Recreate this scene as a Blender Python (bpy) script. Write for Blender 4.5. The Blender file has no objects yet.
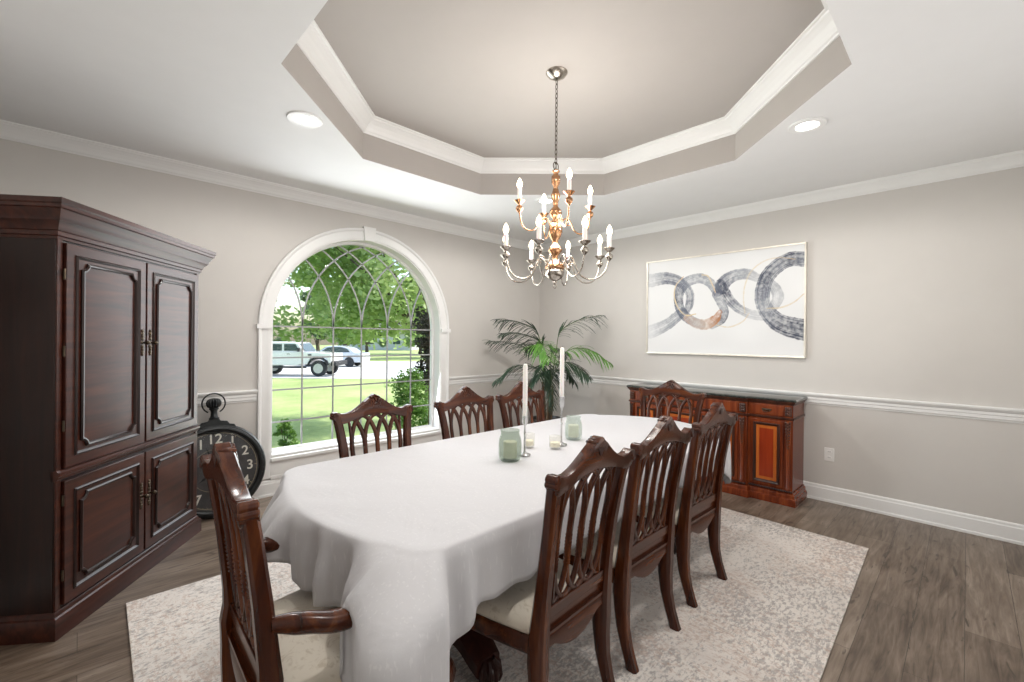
import bpy, math, random
import numpy as np
from mathutils import Vector, Matrix
random.seed(7)
C = bpy.context.scene.collection
PI = math.pi
R = math.radians

# ------------------------------------------------------------------ camera
YAW, PITCH, ROLL = 0.7986, -0.0015, 0.0094
fw = Vector((math.cos(YAW)*math.cos(PITCH), math.sin(YAW)*math.cos(PITCH), math.sin(PITCH)))
rt = Vector((math.sin(YAW), -math.cos(YAW), 0))
up = rt.cross(fw)
r2 = rt*math.cos(ROLL) + up*math.sin(ROLL)
u2 = up*math.cos(ROLL) - rt*math.sin(ROLL)
cam_data = bpy.data.cameras.new('camera')
cam_data.sensor_width = 36
cam_data.lens = 444.06/1024*36
cam_data.shift_y = -1/1024
cam_data.clip_start = 0.02
cam_data.clip_end = 500
cam = bpy.data.objects.new('camera', cam_data)
cam.matrix_world = Matrix(((r2.x, u2.x, -fw.x, 0), (r2.y, u2.y, -fw.y, 0), (r2.z, u2.z, -fw.z, 1.40), (0, 0, 0, 1)))
C.objects.link(cam)
bpy.context.scene.camera = cam

# ------------------------------------------------------------------ world, sun, big lights, exposure
sc = bpy.context.scene
sc.view_settings.view_transform = 'Standard'
sc.view_settings.look = 'None'
sc.view_settings.gamma = 1
sc.view_settings.use_curve_mapping = False
sc.view_settings.exposure = 0.0
w = bpy.data.worlds.new('sky'); sc.world = w; w.use_nodes = True
wn = w.node_tree; wn.nodes.clear()
wo = wn.nodes.new('ShaderNodeOutputWorld'); wb = wn.nodes.new('ShaderNodeBackground')
ws = wn.nodes.new('ShaderNodeTexSky'); ws.sky_type = 'NISHITA'; ws.sun_disc = False
ws.sun_elevation = R(55); ws.sun_rotation = R(100); ws.air_density = 1.2; ws.dust_density = 2.5
wb.inputs['Strength'].default_value = 0.42
wn.links.new(ws.outputs[0], wb.inputs[0]); wn.links.new(wb.outputs[0], wo.inputs[0])

def lamp(name, kind, loc, energy, color=(1, 1, 1), rot=(0, 0, 0), **kw):
    d = bpy.data.lights.new(name, kind); d.energy = energy; d.color = color
    for k, v in kw.items(): setattr(d, k, v)
    o = bpy.data.objects.new(name, d); C.objects.link(o); o.location = loc; o.rotation_euler = rot
    return o
def aim(o, target):
    o.rotation_euler = (Vector(target)-Vector(o.location)).to_track_quat('-Z', 'Y').to_euler()
sun = lamp('sun', 'SUN', (0, 0, 20), 4.4, (1, .96, .9), angle=R(1.5)); aim(sun, (-.62*20, .10*20, 20-.95*20))
# two added fill lamps: one aimed up at the ceiling, one into the room
bounce = lamp('bounce_fill', 'AREA', (2.6, -0.55, 1.2), 11, (1, .99, .98), shape='RECTANGLE', size=2.6, size_y=.8); aim(bounce, (2.0, 1.6, 2.9))
fill = lamp('rear_fill', 'AREA', (1.9, -0.95, 1.45), 14, (1, .985, .96), shape='RECTANGLE', size=2.6, size_y=1.9); aim(fill, (2.2, 3, 1.3))
daylight = lamp('window_daylight', 'AREA', (2.11, 4.22, 1.45), 54, (.93, .97, 1), shape='RECTANGLE', size=1.9, size_y=2.0); aim(daylight, (2.0, 1.5, .9))

# ------------------------------------------------------------------ mesh helpers
class MB:
    def __init__(s): s.v = []; s.f = []; s.m = []; s.cur = 0
    def add(s, vs, fs):
        n = len(s.v); s.v += [tuple(p) for p in vs]; s.f += [tuple(i+n for i in f) for f in fs]; s.m += [s.cur]*len(fs)
    def box(s, x0, x1, y0, y1, z0, z1):
        s.add([(x0,y0,z0),(x1,y0,z0),(x1,y1,z0),(x0,y1,z0),(x0,y0,z1),(x1,y0,z1),(x1,y1,z1),(x0,y1,z1)],
              [(0,3,2,1),(4,5,6,7),(0,1,5,4),(1,2,6,5),(2,3,7,6),(3,0,4,7)])
        return s
    def loft(s, rings, cap=True, closed=False):
        n = len(rings[0]); vs = [p for r in rings for p in r]; fs = []
        m = len(rings)
        for i in range(m if closed else m-1):
            a = i*n; b = ((i+1) % m)*n
            for j in range(n): fs.append((a+j, a+(j+1) % n, b+(j+1) % n, b+j))
        if cap and not closed: fs.append(tuple(range(n-1, -1, -1))); fs.append(tuple((m-1)*n+j for j in range(n)))
        s.add(vs, fs); return s
    def lathe(s, prof, n=24, c=(0, 0, 0), cap=True, flute=None):
        rings = []
        for r, z in prof:
            rings.append([(c[0]+max(r, 1e-4)*math.cos(2*PI*k/n)*(1+(flute(k, n, z) if flute else 0)), c[1]+max(r, 1e-4)*math.sin(2*PI*k/n)*(1+(flute(k, n, z) if flute else 0)), c[2]+z) for k in range(n)])
        return s.loft(rings, cap)
    def ell(s, c, rx, ry, rz, n=12, m=8):
        rings = []
        for i in range(m+1):
            t = -PI/2+PI*i/m
            rings.append([(c[0]+rx*max(math.cos(t), 1e-3)*math.cos(2*PI*k/n), c[1]+ry*max(math.cos(t), 1e-3)*math.sin(2*PI*k/n), c[2]+rz*math.sin(t)) for k in range(n)])
        return s.loft(rings)
    def tube(s, pts, r, n=8, cap=True, closed=False, flat=1.0):
        pts = [Vector(p) for p in pts]; m = len(pts)
        rr = r if isinstance(r, (list, tuple)) else [r]*m
        rings = []; prev = None
        for i in range(m):
            if closed: t = pts[(i+1) % m]-pts[i-1]
            else: t = pts[min(i+1, m-1)]-pts[max(i-1, 0)]
            t.normalize()
            if prev is None:
                a = Vector((0, 0, 1)) if abs(t.z) < .9 else Vector((1, 0, 0))
                nn = t.cross(a).normalized()
            else:
                nn = (prev-t*prev.dot(t)).normalized()
            prev = nn; b = t.cross(nn)
            rings.append([pts[i]+(nn*math.cos(2*PI*k/n)+b*math.sin(2*PI*k/n)*flat)*rr[i] for k in range(n)])
        return s.loft(rings, cap, closed)
    def sweep(s, path, prof, fmap, closed=True, profclosed=True):
        """path: 2-D polyline, prof: (offset to the left, height), fmap(x, y, h) -> point; mitred corners"""
        m = len(path); rings = []
        for i in range(m):
            p = Vector(path[i])
            a = Vector(path[i-1]) if (closed or i > 0) else None
            b = Vector(path[(i+1) % m]) if (closed or i < m-1) else None
            d1 = (p-a).normalized() if a is not None else (b-p).normalized()
            d2 = (b-p).normalized() if b is not None else d1
            n1 = Vector((-d1.y, d1.x)); n2 = Vector((-d2.y, d2.x))
            k = n1+n2; k = k/max(k.dot(n1), .2)
            rings.append([fmap(p.x+k.x*o, p.y+k.y*o, h) for o, h in prof])
        return s.loft(rings, cap=not closed, closed=closed)
    def build(s, name, mat=None, parent=None, smooth=35, bevel=0, subs=0, fix=True):
        me = bpy.data.meshes.new(name); me.from_pydata(s.v, [], s.f); me.update()
        if fix:
            import bmesh
            bm = bmesh.new(); bm.from_mesh(me); bmesh.ops.recalc_face_normals(bm, faces=bm.faces[:]); bm.to_mesh(me); bm.free()
        if mat is not None:
            for mm in (mat if isinstance(mat, (list, tuple)) else [mat]): me.materials.append(mm)
            if isinstance(mat, (list, tuple)): me.polygons.foreach_set('material_index', s.m)
        if smooth:
            me.polygons.foreach_set('use_smooth', [True]*len(me.polygons))
            me.set_sharp_from_angle(angle=R(smooth))
        o = bpy.data.objects.new(name, me); C.objects.link(o)
        if parent is not None: o.parent = parent
        if bevel:
            b = o.modifiers.new('bevel', 'BEVEL'); b.width = bevel; b.segments = 2; b.limit_method = 'ANGLE'; b.angle_limit = R(40); b.harden_normals = False
        if subs:
            b = o.modifiers.new('subd', 'SUBSURF'); b.levels = subs; b.render_levels = subs
        return o
def tag(o, label=None, cat=None, group=None, kind=None):
    if label: o['label'] = label
    if cat: o['category'] = cat
    if group: o['group'] = group
    if kind: o['kind'] = kind
    return o
def thing(name, label, cat, loc=(0, 0, 0), rz=0, group=None):
    o = bpy.data.objects.new(name, None); C.objects.link(o); o.location = loc; o.rotation_euler = (0, 0, rz)
    o.empty_display_size = .1
    return tag(o, label, cat, group)
def struct(o): o['kind'] = 'structure'; return o
def dup(root, loc, rz, label, group=None):
    def rec(o, parent):
        c = o.copy(); C.objects.link(c)
        if parent is not None: c.parent = parent
        for ch in [k for k in allobj if k.parent == o]: rec(ch, c)
        return c
    allobj = list(bpy.data.objects)
    r = rec(root, None); r.location = loc; r.rotation_euler = (0, 0, rz); r['label'] = label
    if group: r['group'] = group
    return r
def lerp(a, b, t): return a+(b-a)*t
def interp(tab, x):
    if x <= tab[0][0]: return tab[0][1]
    for (a, va), (b, vb) in zip(tab, tab[1:]):
        if x <= b: return lerp(va, vb, (x-a)/(b-a))
    return tab[-1][1]
def spline(pts, n=8):
    """Catmull-Rom through the points"""
    P = [Vector(p) for p in pts]; P = [P[0]*2-P[1]]+P+[P[-1]*2-P[-2]]; out = []
    for i in range(1, len(P)-2):
        for k in range(n):
            t = k/n; a, b, c, d = P[i-1], P[i], P[i+1], P[i+2]
            out.append(.5*((2*b)+(c-a)*t+(2*a-5*b+4*c-d)*t*t+(3*b-a-3*c+d)*t**3))
    out.append(P[-2]); return out

# ------------------------------------------------------------------ materials
def newmat(name):
    m = bpy.data.materials.new(name); m.use_nodes = True; nt = m.node_tree
    b = nt.nodes['Principled BSDF']; return m, nt, b
def N(nt, t, **kw):
    n = nt.nodes.new(t)
    for k, v in kw.items():
        if hasattr(n, k): setattr(n, k, v)
        else: n.inputs[k].default_value = v
    return n
def coords(nt, scale=(1, 1, 1), rot=(0, 0, 0), kind='Object'):
    tc = nt.nodes.new('ShaderNodeTexCoord'); mp = nt.nodes.new('ShaderNodeMapping')
    mp.inputs['Scale'].default_value = scale; mp.inputs['Rotation'].default_value = rot
    nt.links.new(tc.outputs[kind], mp.inputs[0]); return mp.outputs[0]
def ramp(nt, src, stops):
    r = nt.nodes.new('ShaderNodeValToRGB'); e = r.color_ramp.elements
    while len(e) < len(stops): e.new(.5)
    for el, (p, c) in zip(e, stops): el.position = p; el.color = (*c, 1) if len(c) == 3 else c
    nt.links.new(src, r.inputs[0]); return r.outputs[0]
def noise(nt, vec, scale, detail=4, rough=.55, dist=0):
    n = N(nt, 'ShaderNodeTexNoise', **{'Scale': scale, 'Detail': detail, 'Roughness': rough, 'Distortion': dist})
    nt.links.new(vec, n.inputs['Vector']); return n.outputs['Fac']
def bump(nt, b, h, strength, dist=.01):
    n = nt.nodes.new('ShaderNodeBump'); n.inputs['Strength'].default_value = strength; n.inputs['Distance'].default_value = dist
    nt.links.new(h, n.inputs['Height']); nt.links.new(n.outputs[0], b.inputs['Normal']); return n
def mixc(nt, fac, a, b, mode='MIX'):
    n = nt.nodes.new('ShaderNodeMix'); n.data_type = 'RGBA'; n.blend_type = mode
    for s, v in ((0, fac), (6, a), (7, b)):
        if isinstance(v, (int, float)): n.inputs[s].default_value = v
        elif isinstance(v, tuple): n.inputs[s].default_value = (*v, 1)
        else: nt.links.new(v, n.inputs[s])
    return n.outputs[2]
def math_(nt, op, a, b=None, clamp=False):
    n = nt.nodes.new('ShaderNodeMath'); n.operation = op; n.use_clamp = clamp
    for i, v in enumerate((a, b)):
        if v is None: continue
        if isinstance(v, (int, float)): n.inputs[i].default_value = v
        else: nt.links.new(v, n.inputs[i])
    return n.outputs[0]
def plain(name, col, rough=.5, metal=0, var=.06, scale=6, bmp=0, bscale=80, **kw):
    m, nt, b = newmat(name)
    v = coords(nt); f = noise(nt, v, scale)
    lo = tuple(c*(1-var) for c in col); hi = tuple(min(1, c*(1+var)) for c in col)
    nt.links.new(ramp(nt, f, [(.3, lo), (.7, hi)]), b.inputs['Base Color'])
    b.inputs['Roughness'].default_value = rough; b.inputs['Metallic'].default_value = metal
    for k, x in kw.items(): b.inputs[k.replace('_', ' ')].default_value = x
    if bmp: bump(nt, b, noise(nt, v, bscale), bmp, .003)
    return m
def wood(name, dark, mid, light, rough=.3, axis=2, sc_=1.0, coat=.25):
    m, nt, b = newmat(name)
    s = [14*sc_, 14*sc_, 14*sc_]; s[axis] = 1.2*sc_
    v = coords(nt, tuple(s)); f = noise(nt, v, 1.6, 6, .6, .6); f2 = noise(nt, coords(nt, (1.5, 1.5, 1.5)), 1.3, 2)
    c = ramp(nt, f, [(.28, dark), (.5, mid), (.74, light)])
    c = mixc(nt, math_(nt, 'MULTIPLY', f2, .5), c, dark)
    nt.links.new(c, b.inputs['Base Color']); b.inputs['Roughness'].default_value = rough
    b.inputs['Specular IOR Level'].default_value = .35; b.inputs['Coat Weight'].default_value = coat*.4; b.inputs['Coat Roughness'].default_value = .18
    bump(nt, b, f, .08, .002)
    return m
M = {}
M['wall'] = plain('greige_wall_paint', (.61, .585, .555), .75, var=.012, bmp=.05, bscale=260)
M['ceil'] = plain('white_ceiling_paint', (.80, .80, .80), .85, var=.01)
M['tray'] = plain('taupe_ceiling_paint', (.45, .42, .395), .8, var=.012)
M['trim'] = plain('white_trim_paint', (.82, .82, .81), .38, var=.01)
M['chairwood'] = wood('cherry_chair_wood', (.018, .0036, .0012), (.066, .0140, .0036), (.18, .050, .012), .25)
M['chairwoodx'] = wood('cherry_chair_wood_across', (.018, .0036, .0012), (.066, .0140, .0036), (.18, .050, .012), .25, axis=0)
M['armoire'] = wood('mahogany', (.006, .0018, .0013), (.017, .0046, .0030), (.032, .009, .0055), .30)  # darkened: the shade on the side is put into this carcass colour
M['armoirex'] = wood('mahogany_across', (.015, .0042, .0028), (.052, .0125, .007), (.095, .025, .012), .28, axis=0)
M['sbwood'] = wood('sideboard_wood', (.06, .010, .004), (.19, .036, .010), (.34, .085, .022), .27)
M['sbdark'] = wood('sideboard_carving_wood', (.018, .006, .004), (.055, .018, .010), (.12, .04, .02), .3)
M['inlay_r'] = wood('red_veneer', (.20, .022, .006), (.27, .033, .008), (.34, .05, .012), .25)
M['inlay_o'] = wood('amber_veneer_band', (.32, .075, .012), (.43, .11, .02), (.52, .15, .03), .25)
M['pedwood'] = wood('pedestal_wood', (.014, .005, .004), (.035, .010, .007), (.07, .02, .012), .3)
M['bronze'] = plain('dark_bronze', (.09, .07, .05), .38, 1, var=.25, scale=40)
M['black'] = plain('black_painted_metal', (.012, .014, .015), .42, .3, var=.3, scale=20, bmp=.1)
M['gold'] = plain('aged_gold_leaf', (.56, .31, .17), .24, 1, var=.25, scale=30)
M['silver'] = plain('aged_silver_leaf', (.42, .38, .33), .26, 1, var=.25, scale=30)
M['chrome'] = plain('brushed_nickel', (.60, .60, .60), .22, 1, var=.1, scale=30)
M['champ'] = plain('champagne_frame', (.74, .70, .62), .35, .4, var=.1, scale=12)
M['candle'] = plain('white_candle_wax', (.86, .85, .82), .45, var=.02, Subsurface_Weight=.15)
M['cream_wax'] = plain('cream_candle_wax', (.80, .76, .58), .5, var=.03)
M['wick'] = plain('wick', (.05, .04, .03), .9)
M['plastic'] = plain('white_plastic', (.82, .81, .79), .35, var=.01)
M['dark'] = plain('dark_void', (.01, .01, .01), .8)
M['pot'] = plain('dark_planter', (.022, .018, .016), .35, var=.2)
M['soil'] = plain('soil', (.03, .02, .013), .95, var=.4, scale=60, bmp=.6)
M['stem'] = plain('palm_cane', (.16, .10, .055), .6, var=.3, scale=20)
M['rachis'] = plain('palm_frond_stalk', (.10, .14, .05), .5, var=.2, scale=20)
def leafmat(name, a, b_, rough=.45, transl=.3, sc_=8):
    m, nt, b = newmat(name)
    f = noise(nt, coords(nt), sc_, 2)
    c = ramp(nt, f, [(.35, a), (.68, b_)])
    nt.links.new(c, b.inputs['Base Color']); b.inputs['Roughness'].default_value = rough
    t = nt.nodes.new('ShaderNodeBsdfTranslucent'); nt.links.new(c, t.inputs[0])
    mx = nt.nodes.new('ShaderNodeMixShader'); mx.inputs[0].default_value = transl
    out = [n for n in nt.nodes if n.type == 'OUTPUT_MATERIAL'][0]
    nt.links.new(b.outputs[0], mx.inputs[1]); nt.links.new(t.outputs[0], mx.inputs[2]); nt.links.new(mx.outputs[0], out.inputs[0])
    return m
M['palm'] = leafmat('dark_palm_leaf', (.022, .052, .030), (.060, .105, .062), .4, .15)
M['palm_b'] = leafmat('bright_palm_leaf', (.10, .26, .04), (.17, .38, .07), .4, .25)
M['maple'] = leafmat('maple_leaves', (.20, .33, .07), (.50, .62, .26), .5, .45, .9)
M['spruce'] = leafmat('evergreen_leaves', (.12, .20, .10), (.30, .40, .21), .6, .3, .7)
M['plum'] = leafmat('plum_leaves', (.035, .04, .03), (.10, .075, .055), .5, .3, 1.2)
M['bush'] = leafmat('bush_leaves', (.09, .20, .03), (.24, .40, .09), .5, .4, 2)
M['bark'] = plain('bark', (.12, .09, .07), .9, var=.3, scale=9, bmp=.5, bscale=20)
# glass
def glassmat(name, tint=(1, 1, 1), refl=.06, rough=0.0):
    m, nt, b = newmat(name); nt.nodes.remove(b)
    t = nt.nodes.new('ShaderNodeBsdfTransparent'); t.inputs[0].default_value = (*tint, 1)
    g = nt.nodes.new('ShaderNodeBsdfGlossy'); g.inputs['Roughness'].default_value = rough
    lw = nt.nodes.new('ShaderNodeLayerWeight'); lw.inputs[0].default_value = .25
    k = math_(nt, 'MULTIPLY', lw.outputs['Fresnel'], refl*8, True)
    mx = nt.nodes.new('ShaderNodeMixShader')
    out = [n for n in nt.nodes if n.type == 'OUTPUT_MATERIAL'][0]
    nt.links.new(k, mx.inputs[0]); nt.links.new(t.outputs[0], mx.inputs[1]); nt.links.new(g.outputs[0], mx.inputs[2]); nt.links.new(mx.outputs[0], out.inputs[0])
    return m
M['pane'] = glassmat('window_glass', (.97, .98, .975), .03)
def jarmat(name, tint, alpha):
    """thin frosted glass: part see-through, part milky body, glossy coat"""
    m, nt, b = newmat(name)
    b.inputs['Base Color'].default_value = (*tint, 1); b.inputs['Roughness'].default_value = .12
    f = noise(nt, coords(nt, (1, 1, 1)), 18, 3)
    t = nt.nodes.new('ShaderNodeBsdfTransparent'); t.inputs[0].default_value = (*[min(1, c*1.15+.12) for c in tint], 1)
    mx = nt.nodes.new('ShaderNodeMixShader')
    out = [n for n in nt.nodes if n.type == 'OUTPUT_MATERIAL'][0]
    k = math_(nt, 'ADD', math_(nt, 'MULTIPLY', f, .3), alpha-.15, True)
    nt.links.new(k, mx.inputs[0]); nt.links.new(t.outputs[0], mx.inputs[1]); nt.links.new(b.outputs[0], mx.inputs[2]); nt.links.new(mx.outputs[0], out.inputs[0])
    return m
M['jar'] = jarmat('green_frosted_glass', (.60, .635, .60), .17)
M['jar2'] = jarmat('grey_green_frosted_glass', (.68, .71, .69), .24)
M['clear'] = jarmat('clear_ribbed_glass', (.82, .80, .76), .18)
def emit(name, col, s):
    m, nt, b = newmat(name); nt.nodes.remove(b); e = nt.nodes.new('ShaderNodeEmission')
    e.inputs[0].default_value = (*col, 1); e.inputs[1].default_value = s
    out = [n for n in nt.nodes if n.type == 'OUTPUT_MATERIAL'][0]; nt.links.new(e.outputs[0], out.inputs[0]); return m
M['lens'] = emit('downlight_lens', (1, .97, .93), 14)
M['bulb'] = emit('lit_bulb', (1, .80, .55), 9)
# floor planks run along X
m, nt, b = newmat('grey_brown_planks'); M['floor'] = m
v = coords(nt)
br = nt.nodes.new('ShaderNodeTexBrick'); nt.links.new(v, br.inputs['Vector'])
br.offset = .37; br.offset_frequency = 2
for k, x in {'Scale': 1, 'Brick Width': 1.55, 'Row Height': .182, 'Mortar Size': .0016, 'Mortar Smooth': .1, 'Bias': 0}.items(): br.inputs[k].default_value = x
br.inputs['Color1'].default_value = (0, 0, 0, 1); br.inputs['Color2'].default_value = (1, 1, 1, 1); br.inputs['Mortar'].default_value = (.5, .5, .5, 1)
g1 = noise(nt, coords(nt, (1.3, 15, 1)), 2.2, 8, .62, 1.2); g2 = noise(nt, coords(nt, (.8, 3.2, 1)), 1.7, 3, .6, 1.6)
g = math_(nt, 'ADD', math_(nt, 'MULTIPLY', g1, .6), math_(nt, 'MULTIPLY', g2, .4))
g = math_(nt, 'ADD', g, math_(nt, 'MULTIPLY', math_(nt, 'SUBTRACT', br.outputs['Color'], .5), .15))
c = ramp(nt, g, [(.30, (.055, .035, .023)), (.44, (.135, .098, .071)), (.56, (.200, .153, .116)), (.72, (.31, .25, .20))])
c = mixc(nt, math_(nt, 'MULTIPLY', br.outputs['Fac'], .75), c, (.04, .03, .022))
knot = ramp(nt, noise(nt, coords(nt, (1.1, 5, 1)), 2.6, 2, .5, 2.2), [(.29, (1, 1, 1)), (.34, (0, 0, 0))])
c = mixc(nt, math_(nt, 'MULTIPLY', knot, .8), c, (.05, .035, .025))
nt.links.new(c, b.inputs['Base Color']); b.inputs['Roughness'].default_value = .34
bump(nt, b, math_(nt, 'SUBTRACT', math_(nt, 'MULTIPLY', g1, .2), br.outputs['Fac']), .25, .003)
# rug
m, nt, b = newmat('distressed_cream_rug'); M['rug'] = m
v = coords(nt)
big = noise(nt, v, 1.4, 3, .6, .5); fine = noise(nt, coords(nt, (1, 2.0, 1)), 32, 6, .75, .3); fine2 = noise(nt, coords(nt, (2.2, 1, 1)), 38, 5, .75)
c = ramp(nt, big, [(.35, (.70, .64, .59)), (.65, (.78, .735, .685))])
wv = math_(nt, 'ADD', fine, math_(nt, 'MULTIPLY', big, .42))
k1 = ramp(nt, wv, [(.70, (0, 0, 0)), (.78, (1, 1, 1))]); c = mixc(nt, math_(nt, 'MULTIPLY', k1, .8), c, (.30, .275, .265))
k2 = ramp(nt, math_(nt, 'ADD', fine2, math_(nt, 'MULTIPLY', noise(nt, v, 2.6, 2), .4)), [(.70, (0, 0, 0)), (.82, (1, 1, 1))]); c = mixc(nt, math_(nt, 'MULTIPLY', k2, .7), c, (.48, .34, .27))
k3 = ramp(nt, noise(nt, v, 60, 3, .8), [(.42, (0, 0, 0)), (.7, (1, 1, 1))]); c = mixc(nt, math_(nt, 'MULTIPLY', k3, .35), c, (.74, .72, .70))
vo = nt.nodes.new('ShaderNodeTexVoronoi'); vo.inputs['Scale'].default_value = 2.1; vo.feature = 'DISTANCE_TO_EDGE'; nt.links.new(coords(nt), vo.inputs['Vector'])
k4 = ramp(nt, math_(nt, 'ADD', vo.outputs['Distance'], math_(nt, 'MULTIPLY', fine, .25)), [(.10, (1, 1, 1)), (.19, (0, 0, 0))]); c = mixc(nt, math_(nt, 'MULTIPLY', k4, .22), c, (.46, .41, .39))
nt.links.new(c, b.inputs['Base Color']); b.inputs['Roughness'].default_value = .95
bump(nt, b, noise(nt, v, 220, 2), .3, .003)
# cloth
m, nt, b = newmat('white_tablecloth_linen'); M['cloth'] = m
v = coords(nt)
f = noise(nt, coords(nt, (40, 3, 40)), 2.2, 2)
st = ramp(nt, noise(nt, coords(nt, (62, 62, 11)), 1.8, 1, .3), [(.65, (.715, .71, .73)), (.71, (.78, .775, .79))])
nt.links.new(st, b.inputs['Base Color']); b.inputs['Roughness'].default_value = .82
b.inputs['Sheen Weight'].default_value = .2
cb = math_(nt, 'ADD', noise(nt, v, 5, 3, .6, .8), math_(nt, 'MULTIPLY', noise(nt, v, 300, 1), .05))
bump(nt, b, cb, .35, .012)
t = nt.nodes.new('ShaderNodeBsdfTranslucent'); nt.links.new(st, t.inputs[0]); mx = nt.nodes.new('ShaderNodeMixShader'); mx.inputs[0].default_value = .25
out = [n for n in nt.nodes if n.type == 'OUTPUT_MATERIAL'][0]
nt.links.new(b.outputs[0], mx.inputs[1]); nt.links.new(t.outputs[0], mx.inputs[2]); nt.links.new(mx.outputs[0], out.inputs[0])
# seat damask
m, nt, b = newmat('cream_damask'); M['seat'] = m
v = coords(nt)
wv = N(nt, 'ShaderNodeTexVoronoi', **{'Scale': 16.0}); nt.links.new(coords(nt), wv.inputs['Vector'])
f = math_(nt, 'ADD', noise(nt, v, 22, 4, .6, 2.5), math_(nt, 'MULTIPLY', wv.outputs['Distance'], .3))
nt.links.new(ramp(nt, f, [(.45, (.56, .49, .39)), (.6, (.70, .64, .54))]), b.inputs['Base Color']); b.inputs['Roughness'].default_value = .65; b.inputs['Sheen Weight'].default_value = .3
bump(nt, b, noise(nt, v, 300, 2), .2, .002)
# granite
m, nt, b = newmat('dark_green_granite'); M['granite'] = m
v = coords(nt)
f = noise(nt, v, 55, 5, .75)
nt.links.new(ramp(nt, f, [(.38, (.010, .012, .011)), (.55, (.035, .042, .038)), (.72, (.16, .17, .15))]), b.inputs['Base Color']); b.inputs['Roughness'].default_value = .08
b.inputs['Coat Weight'].default_value = .6
# outdoors
m, nt, b = newmat('lawn_grass'); M['grass'] = m
v = coords(nt)
f = math_(nt, 'ADD', math_(nt, 'MULTIPLY', noise(nt, v, .5, 4), .6), math_(nt, 'MULTIPLY', noise(nt, coords(nt, (3, 9, 3)), 3, 4, .7), .4))
nt.links.new(ramp(nt, f, [(.35, (.19, .26, .07)), (.5, (.31, .39, .13)), (.65, (.45, .50, .22))]), b.inputs['Base Color']); b.inputs['Roughness'].default_value = .9
M['road'] = plain('pale_concrete', (.62, .61, .59), .85, var=.06, scale=1.5)
m, nt, b = newmat('red_brick'); M['brick'] = m
br = nt.nodes.new('ShaderNodeTexBrick'); nt.links.new(coords(nt, rot=(R(90), 0, 0)), br.inputs['Vector'])
for k, x in {'Scale': 1, 'Brick Width': .21, 'Row Height': .072, 'Mortar Size': .006}.items(): br.inputs[k].default_value = x
br.inputs['Color1'].default_value = (.15, .055, .04, 1); br.inputs['Color2'].default_value = (.10, .038, .028, 1); br.inputs['Mortar'].default_value = (.22, .19, .17, 1)
nt.links.new(br.outputs[0], b.inputs['Base Color']); b.inputs['Roughness'].default_value = .9
M['jeep'] = plain('white_car_paint', (.86, .83, .84), .2, var=.01, Coat_Weight=.6)
M['carpaint'] = plain('silver_car_paint', (.62, .66, .70), .25, .2, var=.01, Coat_Weight=.6)
M['tyre'] = plain('tyre_rubber', (.03, .03, .032), .8, var=.2)
M['hubcap'] = plain('wheel_alloy', (.5, .5, .52), .35, .6, var=.1)
M['carglass'] = plain('tinted_car_glass', (.06, .09, .09), .06, var=.1)
M['siding'] = plain('pale_siding', (.55, .56, .57), .8, var=.03)
M['shingle'] = plain('grey_shingles', (.16, .16, .17), .9, var=.2, scale=6)

# ------------------------------------------------------------------ room shell
X0, X1, Y0, Y1 = -.60, 4.724, -.80, 4.287          # left, right, front, back inside faces
HC, HT = 2.735, 3.035                               # ceiling, tray ceiling
WX, WR, WS, WB = 2.11, .90, 1.50, .345              # window centre, half width, springing, bottom of the glass
# floor
struct(MB().box(X0-.1, X1+.12, Y0-1.6, Y1+.14, -.06, 0).build('floor', M['floor'], smooth=0))
# back wall with the arched opening, built as strips around the arch
def arch_pts(r, n=28): return [(WX+r*math.cos(PI-PI*k/n), WS+r*math.sin(PI-PI*k/n)) for k in range(n+1)]
def wall_with_arch(name, mat, x0, x1, z0, z1, y0, y1, r, zb):
    mb = MB()
    mb.box(x0, WX-r, y0, y1, z0, z1).box(WX+r, x1, y0, y1, z0, z1).box(WX-r, WX+r, y0, y1, z0, zb)
    a = arch_pts(r)
    for (xa, za), (xb, zb_) in zip(a, a[1:]):
        mb.add([(xa,y0,za),(xb,y0,zb_),(xb,y0,z1),(xa,y0,z1),(xa,y1,za),(xb,y1,zb_),(xb,y1,z1),(xa,y1,z1)],
               [(0,1,2,3),(7,6,5,4),(0,4,5,1),(3,2,6,7)])
    return mb.build(name, mat, smooth=0, fix=False)
struct(wall_with_arch('wall_back', M['wall'], X0-.1, X1+.12, 0, HC+.35, Y1, Y1+.165, WR, WB))
struct(wall_with_arch('wall_exterior', M['brick'], X0-.6, X1+.8, -.8, HC+.9, Y1+.17, Y1+.265, WR+.022, WB-.05))
struct(MB().box(X1, X1+.12, Y0-1.6, Y1, 0, HC+.35).build('wall_right', M['wall'], smooth=0))
# left wall, and behind the photographer the front wall with a wide opening added for the fill light
mb = MB(); mb.box(X0-.1, X0, Y0-1.6, Y1, 0, HC+.35)
struct(mb.build('wall_left', M['wall'], smooth=0))
mb = MB(); mb.box(X0, .5, Y0-.1, Y0, 0, HC+.35).box(3.3, X1, Y0-.1, Y0, 0, HC+.35).box(.5, 3.3, Y0-.1, Y0, 2.35, HC+.35)
struct(mb.build('wall_front', M['wall'], smooth=0))
struct(MB().box(X0-.1, X1+.12, Y0-1.7, Y0-1.6, 0, HC+.35).build('wall_added_rear', M['wall'], smooth=0))  # unseen wall added to keep sky light out and enclose the fill
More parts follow.
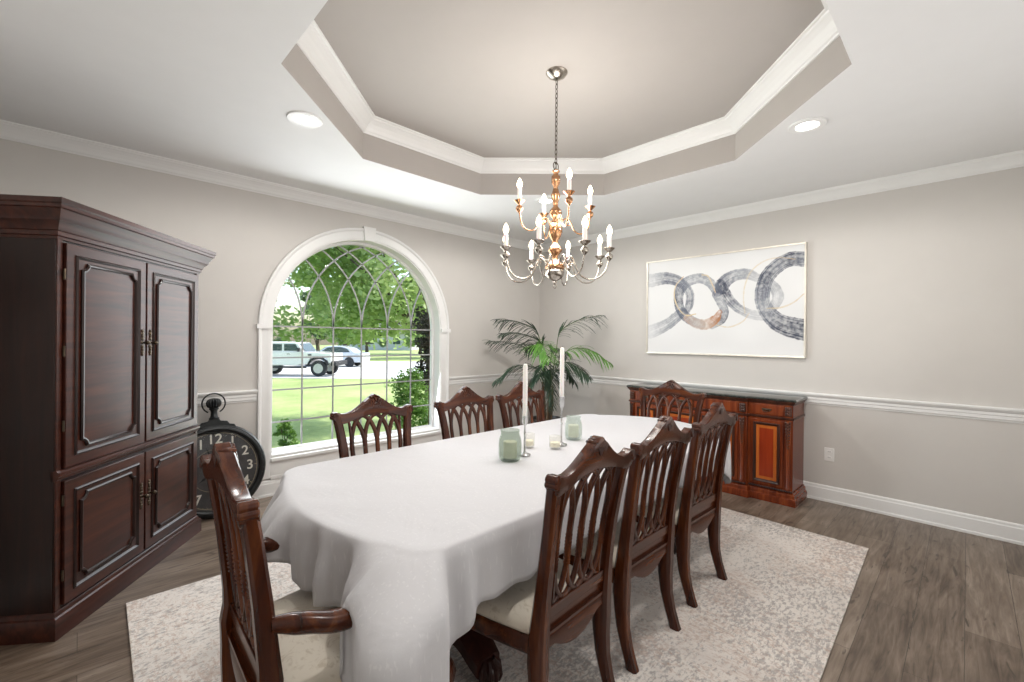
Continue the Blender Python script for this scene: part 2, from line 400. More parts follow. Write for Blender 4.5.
# ceiling with octagonal tray
TC = (2.075, 1.777); TA = 1.378; TS = TA*math.tan(PI/8)
octo = [(TC[0]+a, TC[1]+b) for a, b in ((TA, -TS), (TA, TS), (TS, TA), (-TS, TA), (-TA, TS), (-TA, -TS), (-TS, -TA), (TS, -TA))]
mb = MB()
outer = [(X1, Y0-1.6), (X1, Y1), (X0, Y1), (X0, Y0-1.6)]
o8 = [(X1, TC[1]-TS), (X1, TC[1]+TS), (TC[0]+TS, Y1), (TC[0]-TS, Y1), (X0, TC[1]+TS), (X0, TC[1]-TS), (TC[0]-TS, Y0-1.6), (TC[0]+TS, Y0-1.6)]
vs = [(x, y, HC) for x, y in octo]+[(x, y, HC) for x, y in o8]+[(X1, Y1, HC), (X0, Y1, HC), (X0, Y0-1.6, HC), (X1, Y0-1.6, HC)]
fs = [(0, 8, 9, 1), (2, 10, 11, 3), (4, 12, 13, 5), (6, 14, 15, 7), (1, 9, 16, 10, 2), (3, 11, 17, 12, 4), (5, 13, 18, 14, 6), (7, 15, 19, 8, 0)]
mb.add(vs, fs)
struct(mb.build('ceiling', M['ceil'], smooth=0))
mb = MB()
mb.add([(x, y, HC) for x, y in octo]+[(x, y, HT) for x, y in octo], [(i, (i+1) % 8, 8+(i+1) % 8, 8+i) for i in range(8)]+[tuple(range(8, 16))])
struct(mb.build('ceiling_tray', M['tray'], smooth=0))
struct(MB().box(X0-.2, X1+.2, Y0-1.8, Y1+.3, HT+.02, HT+.15).build('ceiling_slab', M['ceil'], smooth=0))
# crown mouldings.  profile: (distance from wall, height below ceiling)
crown = [(0, -.092), (.008, -.092), (.012, -.084), (.020, -.078), (.030, -.060), (.046, -.040), (.064, -.024), (.074, -.018), (.078, -.010), (.088, -.008), (.090, 0), (0, 0)]
room = [(X0, Y0), (X1, Y0), (X1, Y1), (X0, Y1)]      # counter clockwise: left side is inside
sides = {'left': (3, 0), 'front': (0, 1), 'right': (1, 2), 'back': (2, 3)}
def along(name, seg, prof, mat, z, mi=True):
    """a moulding along one wall; ends mitred 45 degrees at the room corners"""
    (ax, ay), (bx, by) = seg; d = Vector((bx-ax, by-ay)).normalized(); n = Vector((-d.y, d.x)); mb = MB()
    a0, b0 = (1, 1) if mi is True else mi
    mb.loft([[(ax+n.x*o+d.x*o*a0, ay+n.y*o+d.y*o*a0, z+h) for o, h in prof], [(bx+n.x*o-d.x*o*b0, by+n.y*o-d.y*o*b0, z+h) for o, h in prof]])
    return struct(mb.build(name, mat, smooth=0))
for i, (k, (a, b_)) in enumerate(sides.items()): along('trim_%d' % (i+1), (room[a], room[b_]), crown, M['trim'], HC)
mb = MB(); big_crown = [(o*1.15, h*1.15) for o, h in crown]
mb.sweep(octo, big_crown, lambda x, y, h: (x, y, HT+h)); struct(mb.build('trim_5', M['trim'], smooth=0))
# chair rail: z .843 - .947
rail = [(0, -.052), (.007, -.052), (.010, -.040), (.016, -.034), (.016, -.012), (.020, -.006), (.020, .012), (.030, .024), (.036, .034), (.038, .044), (.034, .050), (0, .050)]
rz = .896
along('trim_6', (room[1], room[2]), rail, M['trim'], rz)
along('trim_7', ((X1, Y1), (WX+1.012, Y1)), rail, M['trim'], rz, (1, 0))
along('trim_8', ((WX-1.012, Y1), (X0, Y1)), rail, M['trim'], rz, (0, 1))
along('trim_9', ((X0, Y1), (X0, Y0)), rail, M['trim'], rz)
base = [(0, 0), (.020, 0), (.020, .018), (.016, .024), (.016, .108), (.012, .116), (.011, .130), (.006, .139), (0, .140)]
along('baseboard_right', (room[1], room[2]), base, M['trim'], 0)
along('baseboard_back', (room[2], room[3]), base, M['trim'], 0)
along('baseboard_left', ((X0, Y1), (X0, Y0)), base, M['trim'], 0)

# ------------------------------------------------------------------ window
win = struct(bpy.data.objects.new('window_1', None)); C.objects.link(win); win.location = (WX, Y1, 0)
GY = .135
def wl(x, z, y): return (x, y, z)
path = [(-WR, WB)]+[(-WR, lerp(WB, WS, k/4)) for k in (1, 2, 3)]+[(x-WX, z) for x, z in arch_pts(WR, 40)]+[(WR, lerp(WS, WB, k/4)) for k in (1, 2, 3)]+[(WR, WB)]
# casing on the wall face (outside of the opening = left of a clockwise path)
cas = [(0, 0), (0, -.016), (.012, -.020), (.030, -.017), (.075, -.017), (.088, -.030), (.104, -.032), (.108, -.026), (.108, 0)]
mb = MB(); mb.sweep([(-WR, .16)]+path[1:-1]+[(WR, .16)], cas, lambda x, y, h: (x, h, y), closed=False)
mb.box(-1.022, -WR+.002, -.038, 0, WS-.026, WS+.014).box(WR-.002, 1.022, -.038, 0, WS-.026, WS+.014)     # impost blocks
mb.loft([[(-.052, -.040, 2.385), (.052, -.040, 2.385), (.066, -.040, 2.525), (-.066, -.040, 2.525)], [(-.052, 0, 2.385), (.052, 0, 2.385), (.066, 0, 2.525), (-.066, 0, 2.525)]])
mb.build('window_casing', M['trim'], win, smooth=30)
mb = MB(); mb.box(-WR, WR, -.012, 0, .14, WB-.03).box(-WR-.0, WR, -.016, 0, .14, .175)
mb.build('window_apron', M['trim'], win, bevel=.003)
mb = MB(); mb.box(-WR, WR, -.034, GY+.02, WB-.045, WB-.012)
mb.build('window_sill', M['trim'], win, bevel=.006)
# jamb lining + sash frame
mb = MB(); mb.sweep(path, [(.001, -.005), (.001, GY+.03), (-.012, GY+.03), (-.012, -.005)], lambda x, y, h: (x, h, y), closed=True)
mb.build('window_jamb', M['trim'], win, smooth=30)
mb = MB(); mb.sweep(path, [(-.010, GY-.025), (-.010, GY+.025), (-.035, GY+.025), (-.042, GY-.006), (-.035, GY-.025)], lambda x, y, h: (x, h, y), closed=True)
mb.build('window_frame', M['trim'], win, smooth=30)
# glazing
pn = MB(); poly = [(x*.965, GY, WB+.03+(z-WB)*.975) for x, z in path]
n_ = len(poly); pn.add([(x, GY-.002, z) for x, y, z in poly]+[(x, GY+.002, z) for x, y, z in poly], [tuple(range(n_)), tuple(range(2*n_-1, n_-1, -1))]+[(i, (i+1) % n_, n_+(i+1) % n_, n_+i) for i in range(n_)])
pn.build('pane', M['pane'], win, smooth=0)
M['caming'] = plain('grey_white_muntin', (.36, .36, .365), .4, var=.03)
mb = MB(); RI = WR-.03; t_ = .0068
for i in range(5):
    x = -.59+.295*i; mb.box(x-t_, x+t_, GY-.005, GY+.005, WB+.02, WS)
for z in (WS, 1.21, .915, .62): mb.box(-RI, RI, GY-.006, GY+.006, z-t_, z+t_)
def strand(pts, mb, w_=.0066):
    rings = []
    for i, (x, z) in enumerate(pts):
        a = pts[max(i-1, 0)]; b_ = pts[min(i+1, len(pts)-1)]
        d = Vector((b_[0]-a[0], b_[1]-a[1])).normalized(); n = Vector((-d.y, d.x))*w_
        rings.append([(x+n.x, GY-.0055, z+n.y), (x+n.x, GY+.0055, z+n.y), (x-n.x, GY+.0055, z-n.y), (x-n.x, GY-.0055, z-n.y)])
    mb.loft(rings)
for i in range(-1, 7):
    xs = -.59+.295*i if 0 <= i <= 4 else (-.885 if i < 0 else .885)
    for sgn in (-1, 1):
        if i in (-1,) and sgn < 0: continue
        if i in (5, 6) and sgn > 0: continue
        if i == 6: continue
        Rr = .90; pts = []
        for k in range(60):
            a = k*R(1.8); x = xs+sgn*Rr*(1-math.cos(a)); z = Rr*math.sin(a)
            if x*x+z*z > (RI+.005)**2 or z < 0: break
            pts.append((x, WS+z))
        if len(pts) > 2: strand(pts, mb)
mb.build('muntin', M['caming'], win, smooth=30)

# ------------------------------------------------------------------ rug
q = [(.18, 3.045), (.12, .36), (3.832, .457), (3.90, 2.97)]
mb = MB(); mb.add([(x, y, .001) for x, y in q]+[(x, y, .011) for x, y in q], [(0, 3, 2, 1), (4, 5, 6, 7), (0, 1, 5, 4), (1, 2, 6, 5), (2, 3, 7, 6), (3, 0, 4, 7)])
tag(mb.build('area_rug', M['rug'], smooth=0, bevel=.003), 'large faded cream area rug with worn pattern lying under the dining table', 'rug')

# ------------------------------------------------------------------ recessed lights
def downlight(x, y, label):
    t = thing('recessed_light', label, 'ceiling light', (x, y, HC), 0, 'recessed ceiling lights around the tray')
    MB().lathe([(.058, .004), (.060, -.004), (.066, -.009), (.098, -.008), (.102, -.003), (.102, .0), (.058, .004)], 40, cap=False).build('trim_ring', M['trim'], t)
    MB().lathe([(0.001, -.002), (.059, -.002), (.059, .001), (.001, .001)], 32).build('lens', M['lens'], t)
    lamp('downlight_glow', 'SPOT', (x, y, HC-.02), 46, (1, .965, .925), spot_size=R(173), spot_blend=.3, shadow_soft_size=.035)
    return t
downlight(.98, 2.84, 'round recessed ceiling light left of the tray, above the arched window side')
downlight(3.20, .70, 'round recessed ceiling light right of the tray, toward the painting side')
downlight(3.20, 2.84, 'round recessed ceiling light seen behind the chandelier, near the room corner')
lamp('downlight_rear', 'SPOT', (.98, .70, HC-.02), 46, (1, .965, .925), spot_size=R(173), spot_blend=.3, shadow_soft_size=.035)

# ------------------------------------------------------------------ table, cloth
TX, TY = 2.0, 1.70
def outline(n=220, grow=0.0):
    """rounded rectangle with bowed ends, ccw, list of (x, y, nx, ny, s)"""
    hn, hl, hw, r = 1.312+grow, 1.165+grow, .592+grow, .11+grow
    base = []
    def arc(cx, cy, a0):
        for k in range(13): base.append((cx+r*math.cos(a0+PI/2*k/12), cy+r*math.sin(a0+PI/2*k/12)))
    def line(p0, p1, bow, n=30):
        for k in range(1, n):
            t = k/n; base.append((lerp(p0[0], p1[0], t)+bow[0]*4*t*(1-t), lerp(p0[1], p1[1], t)+bow[1]*4*t*(1-t)))
    arc(hl-r, -hw+r, -PI/2); line((hl, -hw+r), (hl, hw-r), (.235, 0))
    arc(hl-r, hw-r, 0); line((hl-r, hw), (-hn+r, hw), (0, .0), 50)
    arc(-hn+r, hw-r, PI/2); line((-hn, hw-r), (-hn, -hw+r), (-.100, 0))
    arc(-hn+r, -hw+r, PI); line((-hn+r, -hw), (hl-r, -hw), (0, -.0), 50)
    L = [0]
    m = len(base)
    for i in range(m): a = base[i]; b_ = base[(i+1) % m]; L.append(L[-1]+math.hypot(b_[0]-a[0], b_[1]-a[1]))
    out = []; j = 0
    for k in range(n):
        s = L[-1]*k/n
        while L[j+1] < s: j += 1
        t = (s-L[j])/(L[j+1]-L[j]); a = base[j]; b_ = base[(j+1) % m]
        out.append((lerp(a[0], b_[0], t), lerp(a[1], b_[1], t)))
    res = []
    for k in range(n):
        a = out[k-1]; b_ = out[(k+1) % n]; d = Vector((b_[0]-a[0], b_[1]-a[1])).normalized()
        res.append((out[k][0], out[k][1], d.y, -d.x))
    return res
table = thing('dining_table', 'long oval-cornered dark wood dining table hidden under the white cloth, its clawed pedestal base showing', 'table', (TX, TY, .011))
ol = outline(120, -.012)
mb = MB(); mb.loft([[(x-nx*i, y-ny*i, z) for x, y, nx, ny in ol] for i, z in ((.02, .695), (0, .705), (0, .728), (.008, .737))]); mb.build('tabletop', M['pedwood'], table)
mb = MB(); mb.loft([[(x*.93-nx*i, y*.86-ny*i, z) for x, y, nx, ny in ol] for i, z in ((0, .62), (0, .695))]); mb.build('apron', M['pedwood'], table)
for px in (-.80, .80):
    mb = MB(); mb.lathe([(.12, .20), (.13, .22), (.13, .27), (.09, .29), (.07, .33), (.085, .40), (.11, .46), (.10, .52), (.06, .56), (.07, .60), (.13, .63)], 28, (px, 0, 0))
    mb.box(px-.17, px+.17, -.17, .17, .13, .20)
    mb.build('pedestal', M['pedwood'], table, bevel=.004)
    for sx, sy in ((0, 1), (0, -1), (-1, 0), (1, 0)):
        d = Vector((sx, sy)).normalized(); mb = MB()
        prof = spline([(.08, 0, .14), (.17, 0, .145), (.24, 0, .130), (.30, 0, .090), (.35, 0, .060)], 6)
        rings = []
        for i, p in enumerate(prof):
            t = i/(len(prof)-1); hw = lerp(.085, .060, t); hh = lerp(.055, .040, t)
            c0 = Vector((px+d.x*p.x, d.y*p.x)); n = Vector((-d.y, d.x))
            rings.append([(c0.x+n.x*a*hw, c0.y+n.y*a*hw, p.z+b_*hh) for a, b_ in ((-1, -.6), (-.6, -1), (.6, -1), (1, -.6), (1, .6), (.6, 1), (-.6, 1), (-1, .6))])
        mb.loft(rings); lg = mb.build('leg', M['pedwood'], table)
        mb = MB(); c0 = (px+d.x*.345, d.y*.345, .046); mb.ell(c0, .056, .056, .045, 16, 10)
        for k in range(5):
            a = math.atan2(d.y, d.x)+R(-70+35*k)
            mb.tube([(c0[0]+.02*math.cos(a), c0[1]+.02*math.sin(a), .085), (c0[0]+.046*math.cos(a), c0[1]+.046*math.sin(a), .062), (c0[0]+.052*math.cos(a), c0[1]+.052*math.sin(a), .032), (c0[0]+.047*math.cos(a), c0[1]+.047*math.sin(a), .006)], [.012, .013, .011, .005], 8)
        mb.build('claw_foot', M['pedwood'], lg)
mb = MB(); mb.box(-.70, .70, -.05, .05, .17, .235); mb.build('stretcher', M['pedwood'], table, bevel=.006)

# cloth: hem height as a function of place on the outline
rng = random.Random(3)
nO = 520; ol = outline(nO, .008)
def corner_w(x, y, cx, cy, s=.16): return math.exp(-((x-cx)**2+(y-cy)**2)/(2*s*s))
ph = [rng.uniform(0, 6.28) for _ in range(8)]
rings = []
T = [0, .012, .03, .055, .09, .14, .2, .28, .37, .47, .58, .69, .8, .9, 1]
hemd = []
for k, (x, y, nx, ny) in enumerate(ol):
    wx = x+TX; s = k/nO*2*PI
    if ny < -.6: drop = interp([(0.55, .34), (.66, .26), (.74, .225), (.9, .222), (1.2, .205), (1.6, .165), (2.6, .165), (2.9, .17), (3.2, .24)], wx)
    elif nx < -.6: drop = interp([(-.6, .30), (-.50, .22), (-.40, .20), (-.25, .25), (-.1, .24), (.05, .20), (.25, .20), (.4, .235), (.6, .28)], y)
    elif nx > .6: drop = .24
    else: drop = .22
    drop += .24*corner_w(x, y, -1.31, -.59, .085)+.10*corner_w(x, y, -1.31, .59, .08)+.10*corner_w(x, y, 1.165, -.58, .10)+.12*corner_w(x, y, 1.165, .58, .10)
    drop += .006*math.sin(23*s+ph[0])+.004*math.sin(51*s+ph[1])
    hemd.append(drop)
CL = .762
top = []
for j, t in enumerate(T):
    ring = []
    for k, (x, y, nx, ny) in enumerate(ol):
        s = k/nO*2*PI; drop = hemd[k]; dist = t*drop
        cw = corner_w(x, y, -1.31, -.58, .13)+corner_w(x, y, -1.31, .58, .13)+.15*corner_w(x, y, 1.165, -.58, .13)+corner_w(x, y, 1.165, .58, .13)
        endw = 1 if nx < -.5 else .0
        amp = (.0050+.022*endw+.028*cw)*min(1, dist/.16)**1.2
        f = math.sin(44*s+ph[2]+.8*math.sin(9*s+ph[3]))+.5*math.sin(79*s+ph[4])+.35*math.sin(21*s+ph[5])
        off = amp*f+.030*cw*min(1, dist/.2)+.006*min(1, dist/.03)-.012*endw*(1-min(1, cw))*min(1, dist/.25)**1.5
        fl = (.185*math.exp(-((y+.53)**2)/(2*.085**2))+.085*math.exp(-((y-.14)**2)/(2*.13**2))) *min(1, max(0, -nx-.05)*3) if x < -1.1 else 0
        off += fl*min(1, dist/.11)**.8
        edge = .012*(1-math.exp(-dist/.012)); drp = dist-fl*.25*min(1, dist/.2)
        ring.append((x+nx*(off+edge*.4), y+ny*(off+edge*.4), CL-drp-(0 if t == 0 else 0)))
    rings.append(ring)
rings = rings[::-1]
# rounded shoulder and slightly wrinkled top
def wr(x, y):
    e = max(0, 1-abs(x+1.2)/.5)
    return .0015*math.sin(9*x+4*y)*math.sin(5*y-2*x)+e*.0042*math.sin(22*x+13*y+2*math.sin(6*y))
for g_, dz in ((.994, .003), (.985, .0045), (.965, .005), (.93, .005), (.88, .005), (.8, .005), (.7, .005), (.58, .005), (.45, .005), (.3, .005), (.15, .005), (.04, .005)):
    rings.append([(x*g_, y*g_, CL+dz+(wr(x*g_, y*g_) if g_ < .95 else 0)) for x, y, nx, ny in ol])
mb = MB(); mb.loft(rings, cap=False); n0 = len(mb.v)-nO; mb.f.append(tuple(range(n0, n0+nO))); mb.m.append(0)
cl = mb.build('tablecloth', M['cloth'], smooth=180)
cl.location = (TX, TY, 0)
sm = cl.modifiers.new('thick', 'SOLIDIFY'); sm.thickness = .0018; sm.offset = 0
tag(cl, 'white woven tablecloth draped over the long dining table with folds at its corners', 'tablecloth')
TT = CL+.0085

# ------------------------------------------------------------------ chairs
POST = [(0, -.108), (.05, -.092), (.10, -.075), (.16, -.062), (.24, -.055), (.32, -.054), (.38, -.056), (.45, -.062), (.55, -.072), (.7, -.092), (.85, -.118), (.95, -.140), (1.05, -.166)]
def backy(z): return interp(POST, z)
def make_chair(label, hw=.214, arms=False):
    t = thing('dining_armchair' if arms else 'dining_chair', label, 'chair')
    W, WX_ = M['chairwood'], M['chairwoodx']
    wt = hw+.018                                       # half width at top
    def px(z): return interp([(0, hw-.018), (.38, hw-.016), (.55, hw-.018), (.72, hw-.015), (.82, hw-.006), (.90, hw+.007), (1.0, wt+.004)], z)
    lk = .84 if arms else 1.0
    def backy(z): return interp(POST, z)*(lk if z > .44 else 1)
    def rearc(x, z):                                  # the back is bowed: its middle sits further back
        k = max(0, min(1, (z-.45)/.3)); return backy(z)+.008*k*(1-(x/hw)**2)
    zs = [0, .03, .09, .16, .24, .31, .36, .40, .44, .49, .54, .62, .70, .78, .86, .91, .955]
    for sx in (-1, 1):
        rings = []
        for z in zs:
            a = interp([(0, .021), (.05, .019), (.2, .023), (.30, .027), (.40, .028), (.55, .023), (.98, .021)], z)
            b_ = interp([(0, .025), (.05, .023), (.2, .028), (.31, .034), (.40, .032), (.55, .025), (.98, .019)], z)
            cx, cy = sx*px(z), backy(z)
            rings.append([(cx+a*u, cy+b_*v_, z) for u, v_ in ((-1, -.6), (-.6, -1), (.6, -1), (1, -.6), (1, .6), (.6, 1), (-.6, 1), (-1, .6))])
        MB().loft(rings).build('leg', W, t, smooth=40)
    # crest rail
    def topz(u): return interp([(0, 1.055), (.05, 1.050), (.09, 1.039), (.18, 1.029), (.30, 1.008), (.45, .984), (.60, .965), (.75, .955), (.86, .956), (.94, .964), (1.0, .970), (1.05, .966), (1.07, .955)], abs(u))
    def botz(u): return interp([(0, .940), (.12, .936), (.3, .932), (.45, .926), (.6, .915), (.8, .902), (.95, .896), (1.02, .905), (1.07, .930)], abs(u))
    rings = []
    for i in range(41):
        u = -1.07+2.14*i/40; x = u*wt; zt, zb = topz(u), botz(u); th = interp([(0, .023), (.8, .020), (1.07, .022)], abs(u))
        r = []
        for fy, fz in ((-.85, 0), (-1, .06), (-1, .5), (-1, .93), (-.8, 1), (.8, 1), (1, .93), (1, .5), (1, .06), (.85, 0)):
            z = lerp(zb, zt, fz); r.append((x, rearc(max(-hw, min(hw, x)), lerp(z, .98, .3))+fy*th, z))
        rings.append(r)
    cr = MB().loft(rings).build('crest_rail', WX_, t, smooth=40)
    # carving: shell fan in the middle (both faces), scrolled ears
    yc = rearc(0, 1.0)
    for side in (-1, 1):
        mb = MB()
        for k in range(7 if side > 0 else 0):
            a = R(-66+22*k); L = .044-.004*abs(k-3)
            for q_ in range(5):
                d = .010+L*q_/4
                mb.ell((math.sin(a)*d, yc+side*(.021+.003*(q_ % 2)), .974+math.cos(a)*d*1.0), .0055+.001*q_, .006, .0065+.001*q_, 8, 5)
        mb.ell((0, yc+side*.022, .966), .012, .008, .012, 10, 6)
        for sx in (-1, 1):
            pts = [(sx*(.02+.085*k/8), yc+side*(.021), .960-.010*math.sin(PI*k/8)+.008*(k/8)) for k in range(9)]
            if side > 0: mb.tube(pts, [.007*(1-.7*k/8) for k in range(9)], 6)
        if side > 0: mb.build('shell_carving', W, cr)
        else:
            mb = MB(); mb.add([(-.034, yc-.0245, 1.036), (.034, yc-.0245, 1.036), (0, yc-.0245, .985), (-.030, yc-.020, 1.036), (.030, yc-.020, 1.036), (0, yc-.020, .990)], [(0, 2, 1), (3, 4, 5), (0, 1, 4, 3), (1, 2, 5, 4), (2, 0, 3, 5)]); mb.build('notch_carving', M['pedwood'], cr, bevel=.002)
    mb = MB()
    for k in range(-2, 3): mb.ell((k*.013, yc, 1.044-.005*abs(k)), .008, .026, .010, 8, 6)
    mb.build('carving', W, cr)
    for sx in (-1, 1):
        mb = MB()
        for q_, (dx, dz, r_) in enumerate(((0, -.006, .016), (.006, -.022, .012))):
            c0 = (sx*(wt*1.035+dx), rearc(hw, .96), .958+dz)
            mb.tube([(c0[0], c0[1]-.024, c0[2]), (c0[0], c0[1]-.020, c0[2]), (c0[0], c0[1]+.020, c0[2]), (c0[0], c0[1]+.024, c0[2])], [r_*.7, r_, r_, r_*.7], 12)
        mb.build('scroll', W, cr)
    # gothic splat
    sp = (hw-.060)/2.12
    mb = MB()
    def strip(pts, w_, th):
        rings = []
        for i, (x, z) in enumerate(pts):
            a = pts[max(i-1, 0)]; b_ = pts[min(i+1, len(pts)-1)]
            d = Vector((b_[0]-a[0], b_[1]-a[1])).normalized(); n = Vector((-d.y, d.x))*w_; y = rearc(x, z)
            rings.append([(x+n.x, y-th*.4, z+n.y), (x+n.x*.5, y-th, z+n.y*.5), (x-n.x*.5, y-th, z-n.y*.5), (x-n.x, y-th*.4, z-n.y), (x-n.x, y+th*.4, z-n.y), (x-n.x*.5, y+th, z-n.y*.5), (x+n.x*.5, y+th, z+n.y*.5), (x+n.x, y+th*.4, z+n.y)])
        mb.loft(rings)
    flare = lambda x, z: x*(1+.10*(z-.6)/.3)
    zf, zp, zg, zq = .765, .934, .635, .494
    for k in range(5):
        xc = (k-2)*sp
        for half in ((0, 90), (90, 180)):
            if k == 0 and half[0] == 90: continue
            if k == 4 and half[0] == 0: continue
            up_ = []; dn = []
            for i in range(15):
                a = R(lerp(half[0], half[1], i/14)); cx = math.copysign(abs(math.cos(a))**1.15, math.cos(a))*sp
                up_.append((flare(xc+cx, zf+(zp-zf)*math.sin(a)), zf+(zp-zf)*math.sin(a)))
                dn.append((xc+cx, zg-(zg-zq)*math.sin(a)))
            strip(up_, .012, .010); strip(dn, .0105, .009)
        strip([(flare(xc, lerp(zg, zf, i/6)), lerp(zg, zf, i/6)) for i in range(7)], .0125, .010)
    for sx in (-1, 1):
        strip([(flare(sx*2*sp, lerp(zf, zp, i/5)), lerp(zf, zp, i/5)) for i in range(6)], .0075, .009)
        strip([(sx*2*sp, lerp(zq, zg, i/5)) for i in range(6)], .0075, .009)
        strip([(flare(sx*2*sp, .918), .918), (sx*(wt-.012), .922)], .009, .009)
    so = mb.build('splat', W, t, smooth=50)
    for k in range(5):
        mb = MB()
        for i in range(9):
            z = lerp(zg-.02, zf-.05, i/8); x = flare((k-2)*sp, z); mb.ell((x, rearc(x, z), z), .0125, .0145, .0078, 8, 5)
        mb.build('carving', W, so)
    # lower back rails, panel and scalloped skirt
    def railx(name, z0, z1, th, xr=None, par=t):
        rings = []
        for i in range(13):
            u = -1+2*i/12; x = u*(px((z0+z1)/2)-.005)
            rings.append([(x, rearc(x, z0)-th, z0), (x, rearc(x, z0)+th, z0), (x, rearc(x, z1)+th, z1), (x, rearc(x, z1)-th, z1)])
        return MB().loft(rings).build(name, WX_, par, bevel=.003)
    railx('back_rail', .455, .498, .014); railx('back_panel', .405, .457, .007)
    rings = []
    for i in range(21):
        u = -1+2*i/20; x = u*(px(.45)-.01); px_ = 0; zb = interp([(0, .315), (.25, .320), (.5, .338), (.7, .358), (.85, .366), (1, .362)], abs(u))
        y0 = -.062
        rings.append([(x, y0-.012, zb), (x, y0+.012, zb), (x, y0+.012, .415), (x, y0-.016, .415), (x, y0-.016, .404), (x, y0-.010, .398), (x, y0-.012, .392)])
    MB().loft(rings).build('skirt', WX_, t, smooth=30)
    # seat frame: bowed trapezoid
    fwid = hw+.055; D = .455
    so_ = []
    for i in range(11): u = -1+2*i/10; so_.append((u*(hw-.015), -.055))
    side = lambda s, t_: (s*lerp(hw-.012, fwid, math.sin(t_*PI/2)), lerp(-.05, D-.02, t_))
    for i in range(1, 10): so_.append(side(1, i/9))
    for i in range(1, 12): u = 1-2*i/12; so_.append((u*(fwid-.01), D+.022*(1-u*u)))
    for i in range(9, 0, -1): so_.append(side(-1, i/9))
    cx_, cy_ = 0, D/2-.02
    sc_ = lambda k, z: [(x*k, cy_+(y-cy_)*k, z) for x, y in so_]
    MB().loft([sc_(.97, .328), sc_(.99, .334), sc_(1.0, .345), sc_(1.0, .385), sc_(.985, .394)]).build('seat_frame', WX_, t, smooth=40)
    MB().loft([sc_(.955, .390), sc_(.970, .400), sc_(.968, .416), sc_(.94, .432), sc_(.86, .447), sc_(.7, .456), sc_(.45, .460), sc_(.1, .461)]).build('seat', M['seat'], t, smooth=60)
    # cabriole front legs
    for sx in (-1, 1):
        pts = spline([(sx*(fwid-.035), D-.03, .36), (sx*(fwid-.018), D-.008, .30), (sx*(fwid-.032), D-.026, .18), (sx*(fwid-.030), D-.022, .08), (sx*(fwid-.016), D-.002, .022), (sx*(fwid-.010), D+.008, .0)], 5)
        rr = [interp([(0, .026), (.02, .030), (.08, .017), (.18, .021), (.30, .034), (.36, .030)], p.z) for p in pts]
        rings = [[(p.x+r_*math.cos(2*PI*k/12), p.y+r_*math.sin(2*PI*k/12), p.z) for k in range(12)] for p, r_ in zip(pts, rr)]
        MB().loft(rings).build('leg', W, t, smooth=50)
    if arms:
        for sx in (-1, 1):
            pts = spline([(sx*(hw-.004), backy(.64)+.01, .640), (sx*(hw+.030), .02, .630), (sx*(hw+.048), .09, .615), (sx*(hw+.042), .19, .606), (sx*(hw+.028), .28, .598)], 7)
            rings = []; n_ = len(pts)
            for i, p in enumerate(pts):
                u = i/(n_-1); a = interp([(0, .020), (.15, .028), (.6, .034), (.9, .034), (1, .020)], u); b_ = interp([(0, .020), (.15, .030), (.8, .030), (1, .016)], u)
                rings.append([(p.x+a*math.cos(2*PI*k/12), p.y, p.z+b_*math.sin(2*PI*k/12)*(1 if math.sin(2*PI*k/12) < 0 else .8)) for k in range(12)])
            ar = MB().loft(rings).build('arm', WX_, t, smooth=60)
            pts = spline([(sx*(hw+.036), .20, .36), (sx*(hw+.046), .225, .46), (sx*(hw+.034), .185, .52), (sx*(hw+.036), .19, .600)], 5)
            MB().tube(pts, [lerp(.026, .017, i/(len(pts)-1)) for i in range(len(pts))], 10).build('arm_support', W, ar, smooth=60)
    return t
G1 = 'carved side chairs round the table'
RZ = .0115
c1 = make_chair('carved cherry dining chair nearest the camera on the painting side of the table')
c1.location = (1.288, 1.050, RZ); c1.rotation_euler.z = R(3); c1['group'] = G1
dup(c1, (1.875, 1.085, RZ), 0, 'carved cherry dining chair, middle one of three on the painting side of the table', G1)
dup(c1, (2.515, 1.105, RZ), R(-1), 'carved cherry dining chair farthest along the painting side, nearest the sideboard', G1)
dup(c1, (1.268, 2.340, RZ), R(180), 'carved cherry dining chair with its back against the view of the arched window', G1)
dup(c1, (1.962, 2.335, RZ), R(181), 'carved cherry dining chair just right of the arched window, between two other chairs', G1)
dup(c1, (2.520, 2.335, RZ), R(180), 'carved cherry dining chair directly in front of the potted palm', G1)
G2 = 'carved armchairs at the ends of the table'
a1 = make_chair('carved cherry armchair at the near left end of the table, before the clock', .250, True)
a1.scale.z = 1.03; a1.location = (.420, 1.475, RZ); a1.rotation_euler.z = R(-92); a1['group'] = G2
a2 = dup(a1, (3.50, 1.765, RZ), R(90), 'carved cherry armchair at the far end of the table, in front of the sideboard', G2); a2.scale.z = 1.0

